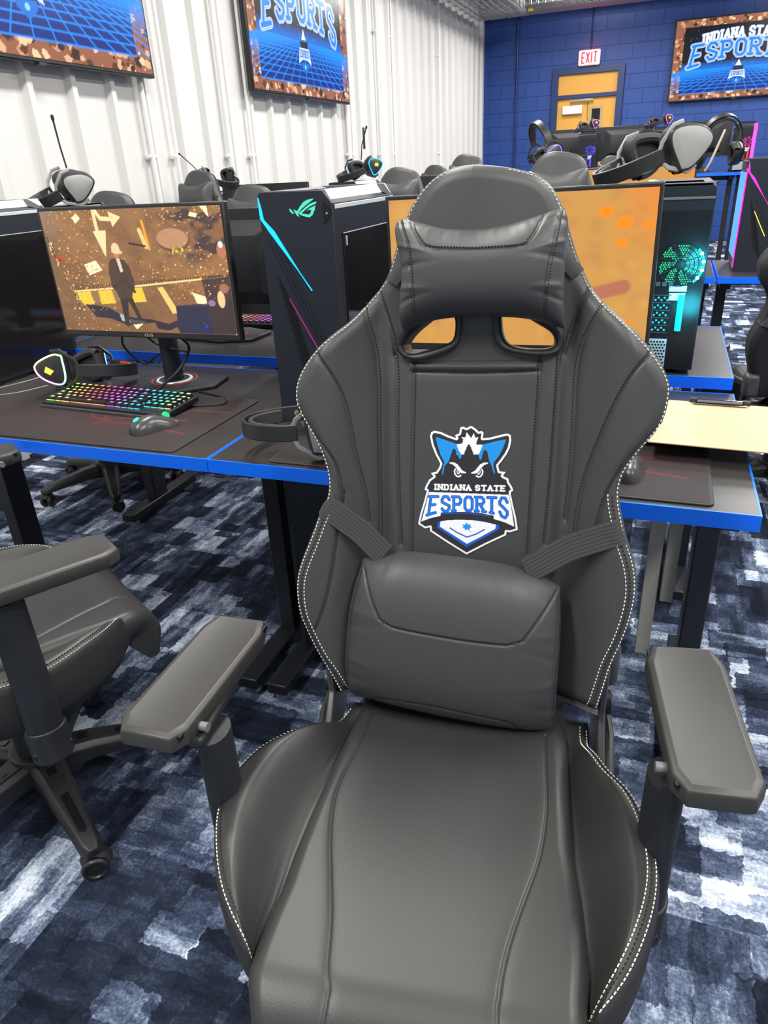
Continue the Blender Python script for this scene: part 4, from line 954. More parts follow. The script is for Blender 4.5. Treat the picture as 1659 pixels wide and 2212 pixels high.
m = MB(); m.box((.06, 1.66, .42), (.035, .01, .60)); m.box((.10, 1.655, .50), (.03, .03, .40)); o = m.build('desk_lift_column', BEIGE, bevel=.002); tag(o, 'beige steel strip standing under the right end of the near desk', 'steel strip')
o.location = (0, 0, -.0)
G3 = 'desks of the third row'
for i, (x, lb) in enumerate(((-2.85, 'black blue-edged desk of the third row nearest the ribbed wall'), (-1.72, 'black blue-edged desk of the third row in the middle'), (-.59, 'black blue-edged desk of the third row with the orange screen'), (.54, 'black blue-edged desk of the third row under the tower with the magenta stripe'))):
    make_desk(x-.28, 4.0, 1.118, .66, .75, lb, G3)

# ---------------------------------------------------------------- monitors
LETT = mat('pale_lettering', (.5, .5, .52), .4)
def word(mb, txt, x, z, w, h, y, r):
    sts, L = text_strokes(txt, False, .3)
    for st in sts:
        pts = [(x+(px/L-.5)*w, y, z+(py-.5)*h) for px, py in st]
        for a, b in zip(pts[:-1], pts[1:]): mb.tube([a, b], r, 4)
BASEPOLY = [(-.135, -.075), (-.02, -.125), (.07, -.125), (.165, -.03), (.15, .07), (-.02, .10), (-.13, .06)]
def make_monitor(loc, rz, label, pic=None, pmat=None, group=None, px=0.0, far=False, pw=.613, ph=.356, zt=.512):
    e = empty('computer_monitor', loc, rz, label, 'monitor', group)   # loc is on the desk under the pole
    y = -.08
    m = MB(); m.box((px, y+.012, zt-ph/2), (pw, .024, ph)); hs = m.build('bezel', PLAST, e, bevel=.003)
    m = MB(); m.add([(px+a*pw*.36, y+.024, zt-ph/2+b*ph*.40) for a in (-1, 1) for b in (-1, 1)]+[(px+a*pw*.24, y+.062, zt-ph/2+b*ph*.26) for a in (-1, 1) for b in (-1, 1)],
                    [(0, 1, 3, 2), (4, 6, 7, 5), (0, 4, 5, 1), (2, 3, 7, 6), (0, 2, 6, 4), (1, 5, 7, 3)])
    m.build('rear_housing', PLAST2, e, bevel=.004)
    if pic is not None:
        if isinstance(pic, bpy.types.Object):
            c = pic.copy(); COL.objects.link(c); c.parent = e; c.location.x += 0
        else:
            sc = pic_panel('screen', pic, pw-.018, ph-.026, pmat, e, y-.0012, zt-ph+.017); sc.location.x = px; e['scr'] = sc.name
    m = MB(); m.tube([(0, .0, .0), (0, .0, .22), (0, -.004, .30)], [.030, .027, .027], 14, flat=(1.25, .8)); m.build('stand_pole', CASE, e, bevel=.002)
    m = MB(); m.prism(BASEPOLY, 0, .012); m.build('stand_base', PLAST2, e, bevel=.004)
    if not far:
        m = MB(); m.lathe([(.047, .0125), (.047, .0155), (.054, .0155), (.056, .0125)], n=32); m.build('base_ring', SILVER, e)
        m = MB(); m.lathe([(.066, .0122), (.066, .0132), (.070, .0132), (.070, .0122)], n=40); m.build('red_ring', RED, e)
        m = MB(); word(m, 'ASUS', px, zt-ph+.009, .030, .008, y-.0015, .0007); m.build('maker_lettering', LETT, e, smooth=False)
    else:
        m = MB(); word(m, 'ASUS', px, zt-.07, .075, .016, y+.026, .0014)
        for v in range(len(m.v)): pass
        m.build('maker_lettering', GREYPL, e, smooth=False)
    return e
STREET = street_pic(); BOKEH = bokeh_pic()
SCR1 = vcol_screen('street_scene', 1.15); SCR2 = vcol_screen('blurred_scene', 1.15)
mon1 = make_monitor((-1.375, 1.775, HA), 0, 'monitor on the near desk showing a walker on a leaf-strewn street', STREET, SCR1, 'monitors of the near row')
mon2 = make_monitor((-.315, 1.775, HA), 0, 'monitor half hidden behind the front chair showing a blurred orange picture', BOKEH, SCR2, 'monitors of the near row')
mon2.rotation_euler = (0, math.radians(-.8), 0)
scr_o = bpy.data.objects[mon2['scr']]
make_monitor((-.40, 2.24, HB), PI, 'dark back of the monitor standing behind the blurred orange screen', None, None, 'monitors turned away in the second row', zt=.447)
make_monitor((-1.46, 2.24, HB), PI, 'dark back of the monitor standing behind the street-scene monitor', None, None, 'monitors turned away in the second row', zt=.43)
for x, lb in ((-.20, 'small distant monitor with an orange screen right of the headrest of the chair ahead'), (-1.32, 'distant third-row monitor behind the tower with the blue light line'), (-2.42, 'distant third-row monitor near the ribbed wall')):
    make_monitor((x, 4.42, .75), 0, lb, scr_o if x > -1 else None, None, 'monitors of the third row', far=True)

# ---------------------------------------------------------------- computer towers
def emissive_poly(name, pts, y, mat_, parent, th=.0012, smooth=False):
    m = MB(); m.prism(pts, y-th, y, 1); return m.build(name, mat_, parent, smooth=smooth)
STRIP = [(0.0, .519), (0.0, .499), (.001, .473), (.020, .446), (.121, .312), (.119, .310), (.035, .446), (.010, .472), (.007, .496), (.002, .519)]
LOGO = [[(.080, .494), (.084, .492), (.088, .487), (.092, .483), (.087, .483), (.081, .488)],
        [(.090, .492), (.095, .490), (.099, .488), (.103, .491), (.108, .498), (.118, .507), (.127, .511), (.137, .513), (.145, .513), (.135, .507), (.123, .500), (.112, .493), (.104, .486), (.101, .483), (.104, .476), (.099, .478), (.095, .484)],
        [(.102, .483), (.110, .488), (.122, .496), (.134, .503), (.149, .507), (.151, .505), (.147, .502), (.135, .498), (.123, .492), (.110, .483), (.129, .480), (.134, .484), (.136, .490), (.129, .490), (.123, .488), (.131, .493), (.147, .499), (.145, .491), (.138, .479), (.130, .474), (.124, .475), (.112, .478)]]
def make_tower(x0, y0, z0, label, h=.53, rot=0, strip=BLUELIGHT, strip2=PURPLE, logo=AQUA, lit=None, group=None, w=.188, dp=.41, front=True, sidelit=None, top=SILVER):
    e = empty('computer_tower', (x0+w/2, y0+dp/2, z0), rot, label, 'computer', group)
    X = lambda x: x-w/2
    k = h/.53; kx = w/.188
    # body with chamfered top edges and a silver cap
    sec = [(X(0), 0.012), (X(w), .012), (X(w), h-.030), (X(w)-.0, h-.028), (X(w)-.022, h-.004), (X(0)+.006, h-.004), (X(0), h-.012)]
    m = MB(); m.prism([(a, b) for a, b in sec], -dp/2+.012, dp/2-.004, 1); m.build('case_body', CASE, e, bevel=.0015)
    m = MB(); m.prism([(X(0), 0), (X(w), 0), (X(w), h-.028), (X(w)-.0225, h), (X(0)+.004, h), (X(0), h-.006)], -dp/2, -dp/2+.0125, 1); fp = m.build('front_panel', CASE, e, bevel=.001)
    m = MB(); m.add([(X(w)+.001, -dp/2+.013, h-.032), (X(w)-.022, -dp/2+.013, h+.001), (X(w)+.001, dp/2-.002, h-.032), (X(w)-.022, dp/2-.002, h+.001), (X(w)-.040, -dp/2+.013, h+.001), (X(w)-.040, dp/2-.002, h+.001), (X(w)+.001, -dp/2+.013, h-.040), (X(w)+.001, dp/2-.002, h-.040)],
                    [(0, 2, 3, 1), (1, 3, 5, 4), (0, 6, 7, 2)])
    m.build('silver_shoulder', top, e, smooth=False)
    m = MB(); m.add([(X(w)-.04, -dp/2+.013, h+.001), (X(w)-.04, dp/2-.002, h+.001), (X(0)+.006, dp/2-.002, h+.001), (X(0)+.006, -dp/2+.013, h+.001),
                     (X(w)-.052, -dp/2+.05, h-.004), (X(w)-.052, dp/2-.03, h-.004), (X(0)+.022, dp/2-.03, h-.004), (X(0)+.022, -dp/2+.05, h-.004)],
                    [(0, 1, 5, 4), (1, 2, 6, 5), (2, 3, 7, 6), (3, 0, 4, 7), (4, 5, 6, 7)])
    m.build('top_cover', GREYPL, e, smooth=False)
    m = MB()
    for sx in (-1, 1):
        for sy in (-1, 1): m.box((sx*(w/2-.025), sy*(dp/2-.05), .006), (.03, .05, .012))
    m.build('feet', PLAST, e, bevel=.002)
    # right side window with top rule and latch
    m = MB(); m.box((X(w)+.0015, .012, h*.44), (.003, dp-.07, h*.80-.02)); m.build('side_window', sidelit or GLASS, e, bevel=.001)
    m = MB(); m.box((X(w)+.0034, .012, h*.44+(h*.80-.02)/2), (.001, dp-.07, .002)); m.build('window_rule', SILVER, e)
    m = MB(); m.box((X(w)+.004, -dp/2+.062, h*.44+(h*.8-.02)/2-.018), (.003, .006, .022)); m.build('window_latch', SILVER, e, bevel=.001)
    f = -dp/2-.0002
    if front:
        s_ = lambda L: [(X(a*kx), b*k) for a, b in L]
        o = emissive_poly('light_strip', s_(STRIP), f, strip, fp)
        if logo is not None:
            for L in LOGO: emissive_poly('lit_emblem', s_(L), f, logo, fp, .001)
        emissive_poly('light_strip', s_([(.056, .290), (.0585, .292), (.124, .172), (.120, .172)]), f, strip2, fp)
        m = MB()
        for i in range(11):
            a = i*.0046; z1 = .345-.021*i
            m.prism(s_([(.029+i*.004, z1), (.034+i*.004, z1-.004), (.070+i*.0045+i*.001, z1-.085), (.064+i*.0045+i*.001, z1-.085)]), f-.0014, f, 1)
        m.build('intake_slats', CASEDK, fp, smooth=False)
        m = MB(); rr_ = random.Random(5)
        for i in range(26):
            for j in range(3):
                x = .018+i*.0042+j*.016; z = .425-i*.0088-j*.010
                if x < .18 and z > .12: m.prism(s_([(x, z), (x+.0008, z), (x+.0008, z-.012*rr_.uniform(.5, 1)), (x, z-.012)]), f-.0006, f, 1)
        m.build('etched_ticks', CASEDK, fp, smooth=False)
        emissive_poly('power_button_panel', s_([(.166, .506), (.185, .491), (.185, .477), (.166, .459)]), f, CASEDK, fp, .0015)
        m = MB(); m.cyl((X(.175*kx), f-.003, .482*k), (X(.175*kx), f, .482*k), .0028, 12); m.build('power_button', CHROME, fp)
    # rear: fan grille, ports, slots, power supply mesh.  rx measured leftwards seen from behind
    b = dp/2-.004; RX = lambda r: w/2-r
    def rbox(m, r0, r1, z0_, z1_, t=.002): m.box((RX((r0+r1)/2), b+t/2, (z0_+z1_)/2), (abs(r1-r0), t, z1_-z0_))
    m = MB(); m.prism([(b-.060, h+.0015), (b+.003, h-.030), (b+.003, h-.034), (b-.060, h-.02)], X(0)+.002, X(w)-.002, 0); m.build('rear_bevel', GREYPL, e, smooth=False)
    m = MB(); rbox(m, .004, w-.004, .016, h-.06, .001); rp = m.build('rear_plate', CASEDK, e)
    m = MB()
    for r_ in (.012, .022, .032, .042, .052): m.lathe([(r_-.0008, 0), (r_, .0016), (r_+.0008, 0)], (RX(.128), b+.002, h*.60), 32, Matrix.Rotation(-PI/2, 3, 'X'))
    for a in range(8): m.tube([(RX(.128)+.008*math.cos(a*PI/4), b+.003, h*.60+.008*math.sin(a*PI/4)), (RX(.128)+.054*math.cos(a*PI/4+.35), b+.003, h*.60+.054*math.sin(a*PI/4+.35))], .0009, 4)
    m.build('fan_grille', BLACKMET, rp)
    gl = lit or (CASEDK, CASEDK, CASEDK)
    m = MB()
    for i in range(-9, 10):
        for j in range(-9, 10):
            x_, z_ = i*.0056+(.0028 if j % 2 else 0), j*.0050; r_ = math.hypot(x_, z_); an = math.atan2(z_, x_)
            if .014 < r_ < .050 and math.sin(an*7+r_*60) > -.35: m.lathe([(0, .0012), (.0022, .0012)], (RX(.128)+x_, b, h*.60+z_), 6, Matrix.Rotation(-PI/2, 3, 'X'))
    m.build('fan_blades', gl[0], rp, smooth=False)
    m = MB(); pts = [(RX(.128)+.053*math.cos(a), b+.004, h*.60+.053*math.sin(a)) for a in np.linspace(PI*.75, PI*1.28, 14)]
    m.tube(pts, .003 if lit else .002, 6)
    m.build('fan_light', gl[1], rp)
    if lit and lit[1] is CYAN:
        for q_ in pts[2:13:3]:
            m = MB(); m.lathe([(.0001, .006), (.0035, .0045), (.0045, 0)], (q_[0], b+.003, q_[2]), 10, Matrix.Rotation(-PI/2, 3, 'X')); m.build('led', emit('led_white_cyan', (.5, 1, 1), 5.0), rp)
        for z_, en in ((h*.60, .8), (.17, .8)):
            ld = bpy.data.lights.new('case_glow', 'POINT'); ld.energy = en; ld.color = (.05, .75, 1); ld.shadow_soft_size = .03
            lo = bpy.data.objects.new('case_glow', ld); COL.objects.link(lo); lo.parent = e; lo.location = (RX(.165), b+.06, z_)
    m = MB()
    for i in range(5):
        for j in range(9): m.lathe([(0, .0012), (.0030, .0012)], (RX(.050+j*.0072+(.0036 if i % 2 else 0)*0), b+.0, .118+i*.019+(.0028 if j % 2 else -.0028)), 6, Matrix.Rotation(-PI/2, 3, 'X'))
    m.build('slot_vents', gl[2], rp, smooth=False)
    m = MB()
    for i in range(6): rbox(m, .046, .116, .1075+i*.019, .1095+i*.019, .003)
    m.build('slot_bars', STEEL, rp)
    m = MB()
    if lit:
        m.tube([(RX(.140), b+.004, .115), (RX(.140), b+.004, .205)], .0075, 8)
        m.build('inner_light', CYAN if lit[1] is CYAN else lit[1], rp)
    m = MB(); rbox(m, .016, .118, .018, .092, .0025); ps = m.build('power_supply_mesh', SILVER, rp)
    m = MB()
    for i in range(9):
        for j in range(13): m.lathe([(0, .0032), (.0028, .0032)], (RX(.020+j*.0075+(.0037 if i % 2 else 0)), b, .022+i*.0078), 6, Matrix.Rotation(-PI/2, 3, 'X'))
    m.build('mesh_holes', CASEDK, ps, smooth=False)
    m = MB(); rbox(m, .108, .150, h*.46, h*.46+.014, .0018); rbox(m, .110, .148, h*.46-.022, h*.46-.004, .0018); m.build('rating_sticker', WHITE, rp)
    m = MB()
    for i in range(5): rbox(m, .045+i*.015, .056+i*.015, .226, .236, .006)
    m.build('ports', STEEL, rp)
    return e
GT = 'towers on the near row'
T1 = make_tower(-.905, 1.588, HA, 'black tower left of the front chair with a slanted blue light line and glowing emblem', group=GT)
T2 = make_tower(-2.130, 1.588, HA, 'black tower at the left edge whose plain side faces the street-scene monitor', group=GT)
GB = 'towers on the second row'
make_tower(-.088, 2.0, HB, 'tower seen from behind with aqua fan light and lit slots, below the big light headset', .462, PI, MAGENTA, MAGENTA, None, (GREENL, CYAN, emit('slot_glow', (.0, .55, .75), 1.3)), GB)
make_tower(-1.105, 2.0, HB, 'tower with grey sloping top showing above the blue-lit tower', .470, PI, group=GB)
make_tower(-2.235, 2.0, HB, 'tower carrying the pale headset behind the street-scene monitor', .462, PI, group=GB)
sl = emit('side_glow_cyan', (.03, .40, 1.0), 1.0, (.1, .12, .3))
T6 = make_tower(.335, 4.2, .75, 'tower at the right edge with a magenta slanted line and a cyan lit side', .52, 0, MAGENTA, YEL, None, None, 'towers on the third row')
m = MB(); m.box((-.097, 0, .26), (.003, .36, .40)); m.build('lit_side_glass', sl, T6, bevel=.001)
m = MB(); m.box((-.097, -.198, .25), (.006, .006, .46)); m.build('edge_light', MAGENTA, T6)
make_tower(-.80, 4.25, .75, 'third-row tower behind the chair straight ahead', .50, 0, group='towers on the third row')
make_tower(-1.93, 4.25, .75, 'third-row tower holding the headset with two raised microphones', .50, 0, group='towers on the third row')
make_tower(-2.98, 4.25, .75, 'third-row tower nearest the ribbed wall holding a white-cupped headset', .50, 0, group='towers on the third row')

# ---------------------------------------------------------------- keyboards
import colorsys
KEYM = emit_objcol('key_legend_light', 2.4); KEYB = mat('keycap_black', (.018, .018, .020), .38)
def key_mesh(w):
    m = MB(); a, b = w/2-.0012, .0082
    m.add([(-a, -b, 0), (a, -b, 0), (a, b, 0), (-a, b, 0), (-a+.002, -b+.0015, .0085), (a-.002, -b+.0015, .0085), (a-.002, b-.002, .0085), (-a+.002, b-.002, .0085)], [(0, 3, 2, 1), (4, 5, 6, 7), (0, 1, 5, 4), (1, 2, 6, 5), (2, 3, 7, 6), (3, 0, 4, 7)])
    m.m = 1; c = min(a*.55, .0045)
    m.add([(-c, -.001, .0088), (c, -.001, .0088), (c, .0055, .0088), (-c, .0055, .0088)], [(0, 1, 2, 3)])
    m.add([(-a, -b-.0003, .0), (a, -b-.0003, .0), (a, -b-.0003, .0018), (-a, -b-.0003, .0018)], [(0, 1, 2, 3)])
    me = bpy.data.meshes.new('key'); me.from_pydata(m.v, [], m.f)
    for p, q in zip(me.polygons, m.mi): p.material_index = q
    me.materials.append(KEYB); me.materials.append(KEYM); return me
KM = {w: key_mesh(w*.0187) for w in (1, 1.5, 2, 6)}
def hue_at(t):
    stops = [(0, (.45, 1, .1)), (.12, (1, .55, .1)), (.27, (1, .08, .08)), (.40, (1, .05, .5)), (.52, (.55, .08, 1)), (.64, (.1, .35, 1)), (.74, (0, .7, 1)), (.86, (.05, 1, .55)), (1, (.8, 1, .25))]
    for (a, ca), (b, cb) in zip(stops[:-1], stops[1:]):
        if t <= b: f = (t-a)/(b-a); return tuple(ca[i]*(1-f)+cb[i]*f for i in range(3))
    return stops[-1][1]
ROWS = [[1]*16+[1, 1], [1]*13+[2]+[1]*3+[1, 1, 1], [1.5]+[1]*12+[1.5]+[1]*3+[1, 1, 1], [1.5]+[1]*11+[2, 0]+[1]*1+[1, 1, 1], [2]+[1]*10+[2, 0]+[1]+[1, 1, 1], [1.5, 1, 1.5, 6, 1.5, 1, 1]+[1]*3+[2, 1]]
def make_keyboard(loc, rz, label, parts=True):
    e = empty('keyboard', loc, rz, label, 'keyboard')
    M = Matrix.Rotation(math.radians(4), 4, 'X')
    m = MB(); m.box((0, 0, .010), (.445, .140, .016)); bd = m.build('keyboard_base', BLACKMET, e, bevel=.003); bd.matrix_local = M
    m = MB(); m.box((0, -.0725, .006), (.445, .006, .008)); f = m.build('front_lip', STEEL, bd, bevel=.001)
    n = 0
    for r, row in enumerate(ROWS):
        tot = sum(max(q, .6) for q in row); x = -.214; sc = .428/tot
        for q in row:
            wv = max(q, .6)*sc
            if q and n < 100:
                k = bpy.data.objects.new('key', KM[q]); COL.objects.link(k); k.parent = bd
                k.location = (x+wv/2, .054-r*.0198-(.003 if r else -.001), .0185); k.scale.x = wv/(q*.0187)
                k.color = (*hue_at((x+.214)/.428), 1); n += 1
            x += wv
    return e
make_keyboard((-1.385, 1.528, .757), math.radians(-3.5), 'rainbow-lit mechanical keyboard in front of the street-scene monitor')
def simple_kb(loc, rz, label):
    e = empty('keyboard', loc, rz, label, 'keyboard'); m = MB(); m.box((0, 0, .010), (.445, .140, .018)); m.build('keyboard_base', BLACKMET, e, bevel=.003)
    for i, t in enumerate(np.linspace(.05, .95, 16)):
        for r in range(5):
            k = bpy.data.objects.new('key', KM[1]); COL.objects.link(k); k.parent = e; k.location = (-.214+t*.428, .05-r*.024, .019); k.color = (*hue_at(1-t), 1); k.scale = (1.3, 1.2, 1)
    return e
simple_kb((-1.40, 2.46, HB), PI, 'glowing keyboard glimpsed beneath the monitor behind the street-scene monitor')
kb2 = simple_kb((-.10, 1.60, .757), 0, 'keyboard hidden by the front chair beside the clipboard')

# ---------------------------------------------------------------- mouse pads, mice
def pad_pic(seed):
    p = Pic(0, 0, 900, 410, 226, 104, (38, 30, 31))
    R1 = (120, 30, 26)
    for q in ([(560, 250), (640, 215), (800, 205)], [(590, 262), (700, 262), (860, 300)], [(545, 205), (575, 255), (560, 285)], [(500, 215), (520, 240), (560, 245)], [(640, 180), (780, 120), (880, 120)], [(600, 150), (760, 150)]): p.line(q, 7, R1, .75)
    p.blob(600, 240, 330, 150, (70, 24, 24), .35, 1); return p
PADM = vcol_screen('printed_pad_cloth', diffuse=True)
def make_pad(x0, x1, y0, y1, z, label):
    e = empty('mouse_pad', ((x0+x1)/2, (y0+y1)/2, z), 0, label, 'mouse pad', 'mouse pads on the near row')
    w, d = x1-x0, y1-y0; r = .014; pts = []
    for cx, cy, a0 in ((w/2-r, -d/2+r, -90), (w/2-r, d/2-r, 0), (-w/2+r, d/2-r, 90), (-w/2+r, -d/2+r, 180)):
        for k in range(6): a = math.radians(a0+18*k); pts.append((cx+r*math.cos(a), cy+r*math.sin(a)))
    m = MB(); m.prism(pts, 0, .0036); m.build('pad_body', MATPAD, e, bevel=.0008)
    pp = pad_pic(1); U = (pp.x/900-.5)*(w-.014); V = (.5-pp.y/410)*(d-.014)
    mesh_grid('printed_surface', np.stack([U, V, np.full_like(U, .0039)], -1), pp.c, None, PADM, e, smooth=False, flip=True)
    return e
make_pad(-1.905, -1.012, 1.250, 1.660, HA, 'black desk mat with dim red lines under the rainbow keyboard')
make_pad(-.768, .133, 1.254, 1.664, HA, 'black desk mat behind the front chair, its corner slightly lifted')
def make_mouse(x, y, z, rz, label):
    e = empty('computer_mouse', (x, y, z), rz, label, 'mouse', 'mice on the near row')
    nu, nv = 28, 18; U = np.linspace(0, PI, nu)[:, None]; V = np.linspace(0, 2*PI, nv)[None]
    t = .5-.5*np.cos(U); L = .124; wid = .0335*(np.sin(U)**.45)*(1-.16*np.exp(-((t-.5)/.16)**2)); hg = .040*np.sin(U)**.55*(1-.45*sstep(.35, 1, t))
    Xm = wid*np.cos(V); Zm = np.clip(hg*np.sin(V), 0.0005, None); Ym = (t-.5)*L+0*V
    P = np.stack([Xm, Ym, Zm], -1)
    mesh_grid('mouse_shell', P, None, None, mat('mouse_shell_plastic', (.055, .055, .056), .28), e)
    m = MB(); m.tube([(-.034, -.01, .017), (-.0335, .03, .015)], .003, 6); m.tube([(.0, .012, .0345), (0, .058, .0135)], .0012, 6); m.build('button_seams', CASEDK, e)
    m = MB(); m.cyl((-.004, .034, .026), (.004, .034, .026), .009, 16); m.build('scroll_wheel', CYAN if False else GREENL, e)
    m = MB(); m.add([(-.010, -.046, .0335), (-.002, -.052, .0295), (.010, -.046, .0335), (.006, -.036, .0388), (-.006, -.038, .0380)], [(0, 1, 2, 3, 4)]); m.build('lit_emblem', emit('mouse_glow', (.02, .95, .6), 1.6), e, smooth=False)
    return e
make_mouse(-1.158, 1.382, HA+.004, math.radians(-28), 'dark grey mouse with a green lit mark beside the rainbow keyboard')
make_mouse(-.022, 1.375, HA+.004, math.radians(-6), 'dark mouse peeping out right of the front chair')

# ---------------------------------------------------------------- clipboard
e = empty('clipboard', (.150, 1.602, .788), math.radians(-3), 'brown clipboard lying over the right end of the near desk', 'clipboard')
m = MB(); m.box((0, 0, 0), (.270, .300, .003)); m.build('board', CORK, e, bevel=.0012)
m = MB(); m.box((0, .138, .0045), (.115, .026, .002)); m.add([(-.055, .148, .005), (.055, .148, .005), (.050, .132, .013), (-.050, .132, .013)], [(0, 1, 2, 3)]); m.tube([(-.058, .147, .006), (.058, .147, .006)], .0045, 10); m.build('clip', CHROME, e, bevel=.001)
m = MB()
for s2 in (-1, 1): m.tube([(s2*.056-.008, .147, .006), (s2*.056+.008, .147, .006)], .0065, 10)
m.build('clip_ends', PLAST, e)

# ---------------------------------------------------------------- headsets
def make_headset(M, label, ring=None, cup=HGREY, boom=None, lining=None, band=PLAST, group='headsets', ring_pts=True, spread=.092, sc=1.0, fly=None):
    e = empty('headset', (0, 0, 0), 0, label, 'headset', group); e.matrix_world = M
    tri = [(-.046*sc, .040*sc), (.030*sc, .052*sc), (.050*sc, .030*sc), (.030*sc, -.034*sc), (.0, -.058*sc), (-.020*sc, -.052*sc), (-.052*sc, .012*sc)]
    tri = [tuple(p) for p in resample(smooth_pl(tri+[tri[0]], 2), 36)][:-1]
    for s in (-1, 1):
        m = MB(); n = len(tri); vs = []; lv = [(.60, .030), (.92, .026), (1, .018), (1, .002), (.95, -.002)]
        for q, x in lv: vs += [(s*(spread+x), a*q, b*q) for a, b in tri]
        fs = [(i*n+j, i*n+(j+1) % n, (i+1)*n+(j+1) % n, (i+1)*n+j) for i in range(len(lv)-1) for j in range(n)]+[tuple(range(n)), tuple((len(lv)-1)*n+j for j in range(n))]
        m.add(vs, fs); c = m.build('ear_cup', PLAST, e)
        m = MB(); m.add([(s*(spread+.0312), a*.60, b*.60) for a, b in tri]+[(s*(spread+.0272), a*.86, b*.86) for a, b in tri], [(j, (j+1) % n, n+(j+1) % n, n+j) for j in range(n)]+[tuple(range(n))]); m.build('cup_plate', cup, c)
        if ring is not None:
            m = MB(); m.tube([(s*(spread+.0275), a*.90, b*.90) for a, b in tri+[tri[0]]], .0026, 6); m.build('light_ring', ring, c)
            m = MB(); m.add([(s*(spread+.0322), a, b) for a, b in ((-.010, -.012), (.006, -.018), (.014, .0), (.002, .012))], [(0, 1, 2, 3)]); m.build('lit_emblem', YEL, c, smooth=False)
        m = MB(); m.tube([(s*(spread-.012), a*.82, b*.82) for a, b in tri+[tri[0]]], .0125, 8, cap=False); m.tube([(s*(spread-.004), a*.86, b*.86) for a, b in tri+[tri[0]]], .010, 8, cap=False); m.build('ear_cushion', CUSH, c)
        m = MB(); m.tube([(s*(spread+.012), -.052, -.006), (s*(spread+.020), -.056, .025), (s*(spread+.015), -.030, .066), (s*(spread+.006), 0, .082), (s*(spread+.015), .030, .066), (s*(spread+.020), .056, .030), (s*(spread+.012), .054, .0)], .0038, 8, flat=(1.5, .8)); m.build('yoke', cup, e)
    arc = [(math.sin(a)*(spread+.006), 0, .070+math.cos(a)*.118) for a in np.linspace(-1.60, 1.60, 25)]
    m = MB(); m.ribbon(arc, [Vector((math.sin(a), 0, math.cos(a))) for a in np.linspace(-1.6, 1.6, 25)], .036, .008); m.build('headband', band, e, bevel=.002)
    arc2 = [(math.sin(a)*(spread-.001), 0, .070+math.cos(a)*.111) for a in np.linspace(-1.15, 1.15, 19)]
    m = MB(); m.ribbon(arc2, [Vector((-math.sin(a), 0, -math.cos(a))) for a in np.linspace(-1.15, 1.15, 19)], .032, .010); m.build('headband_lining', lining or CUSH, e, bevel=.003)
    if boom:
        Mi = M.to_3x3().inverted(); boom = [Mi @ Vector(q) for q in boom]
        m = MB(); m.tube(boom, [.003]*(len(boom)-1)+[.0035], 8); b2 = m.build('microphone_boom', CABLE, e)
        d = (Vector(boom[-1])-Vector(boom[-2])).normalized()
        m = MB(); m.tube([Vector(boom[-1])-d*.002, Vector(boom[-1])+d*.006, Vector(boom[-1])+d*.016, Vector(boom[-1])+d*.020], [.003, .006, .006, .002], 10); m.build('microphone_tip', PLAST, b2)
    return e
def poseax(loc, x, z):
    x = Vector(x).normalized(); z = Vector(z); z = (z-x*z.dot(x)).normalized(); y = z.cross(x)
    return Matrix(((x.x, y.x, z.x, loc[0]), (x.y, y.y, z.y, loc[1]), (x.z, y.z, z.z, loc[2]), (0, 0, 0, 1)))
def pose(loc, rx, ry, rz): return Matrix.Translation(loc) @ Euler([math.radians(a) for a in (rx, ry, rz)], 'XYZ').to_matrix().to_4x4()
RAINB, nt, b_ = newmat('rainbow_ring_light'); tc = nt.nodes.new('ShaderNodeTexCoord'); sp = nt.nodes.new('ShaderNodeSeparateXYZ'); nt.links.new(tc.outputs['Object'], sp.inputs[0])
at = nt.nodes.new('ShaderNodeMath'); at.operation = 'ARCTAN2'; nt.links.new(sp.outputs[1], at.inputs[0]); nt.links.new(sp.outputs[2], at.inputs[1])
mr = nt.nodes.new('ShaderNodeMapRange'); mr.inputs['From Min'].default_value = -PI; mr.inputs['From Max'].default_value = PI; nt.links.new(at.outputs[0], mr.inputs[0])
hs = nt.nodes.new('ShaderNodeCombineColor'); hs.mode = 'HSV'; nt.links.new(mr.outputs[0], hs.inputs[0]); hs.inputs[1].default_value = .85; hs.inputs[2].default_value = 1
nt.links.new(hs.outputs[0], b_.inputs['Emission Color']); b_.inputs['Emission Strength'].default_value = 2.2
VIOLETR = emit('violet_ring_light', (.25, .12, 1.0), 2.0); PINKR = emit('pink_ring_light', (.95, .15, .8), 2.0)
# near desk left: lying with a lit cup towards the viewer
make_headset(poseax((-1.655, 1.665, HA+.066), (.22, -.95, .18), (.93, .30, -.06)), 'headset with a rainbow-lit triangular ring lying left of the keyboard', RAINB, PLAST, None, RED)
make_headset(poseax((-.665, 1.375, HA+.064), (.40, -.91, .10), (-.91, -.40, .0)), 'headset with a polished cup and grey yoke lying left of the front chair back', None, mat('light_gunmetal', (.33, .33, .34), .3, metal=.5))
PALEC = mat('pale_headset_shell', (.36, .36, .345), .4)
HG = 'headsets left on the towers'
make_headset(poseax((-1.985, 2.20, HB+.462+.070), (.72, -.60, -.05), (-.62, -.62, -.36)), 'headset with pale cup and a tall thin microphone on the tower behind the street-scene monitor', None, PALEC, [(-.05, .04, .04), (-.06, .04, .12), (-.065, .04, .20)], None, PLAST, HG)
make_headset(poseax((-.03, 2.18, HB+.462+.078), (.52, -.85, .08), (-.78, -.52, -.34)), 'big headset with light grey cushions tipped over on the aqua-lit tower', None, PALEC, None, None, PLAST, HG, sc=1.15)
make_headset(poseax((-2.80, 4.40, 1.25+.07), (-.4, -.9, .05), (.9, -.3, -.3)), 'white-cupped headset with a raised microphone showing beside the head of the leftmost tall chair', None, PALEC, [(-.06, -.08, .02), (-.12, -.09, .08), (-.18, -.09, .13)], None, PLAST, HG)
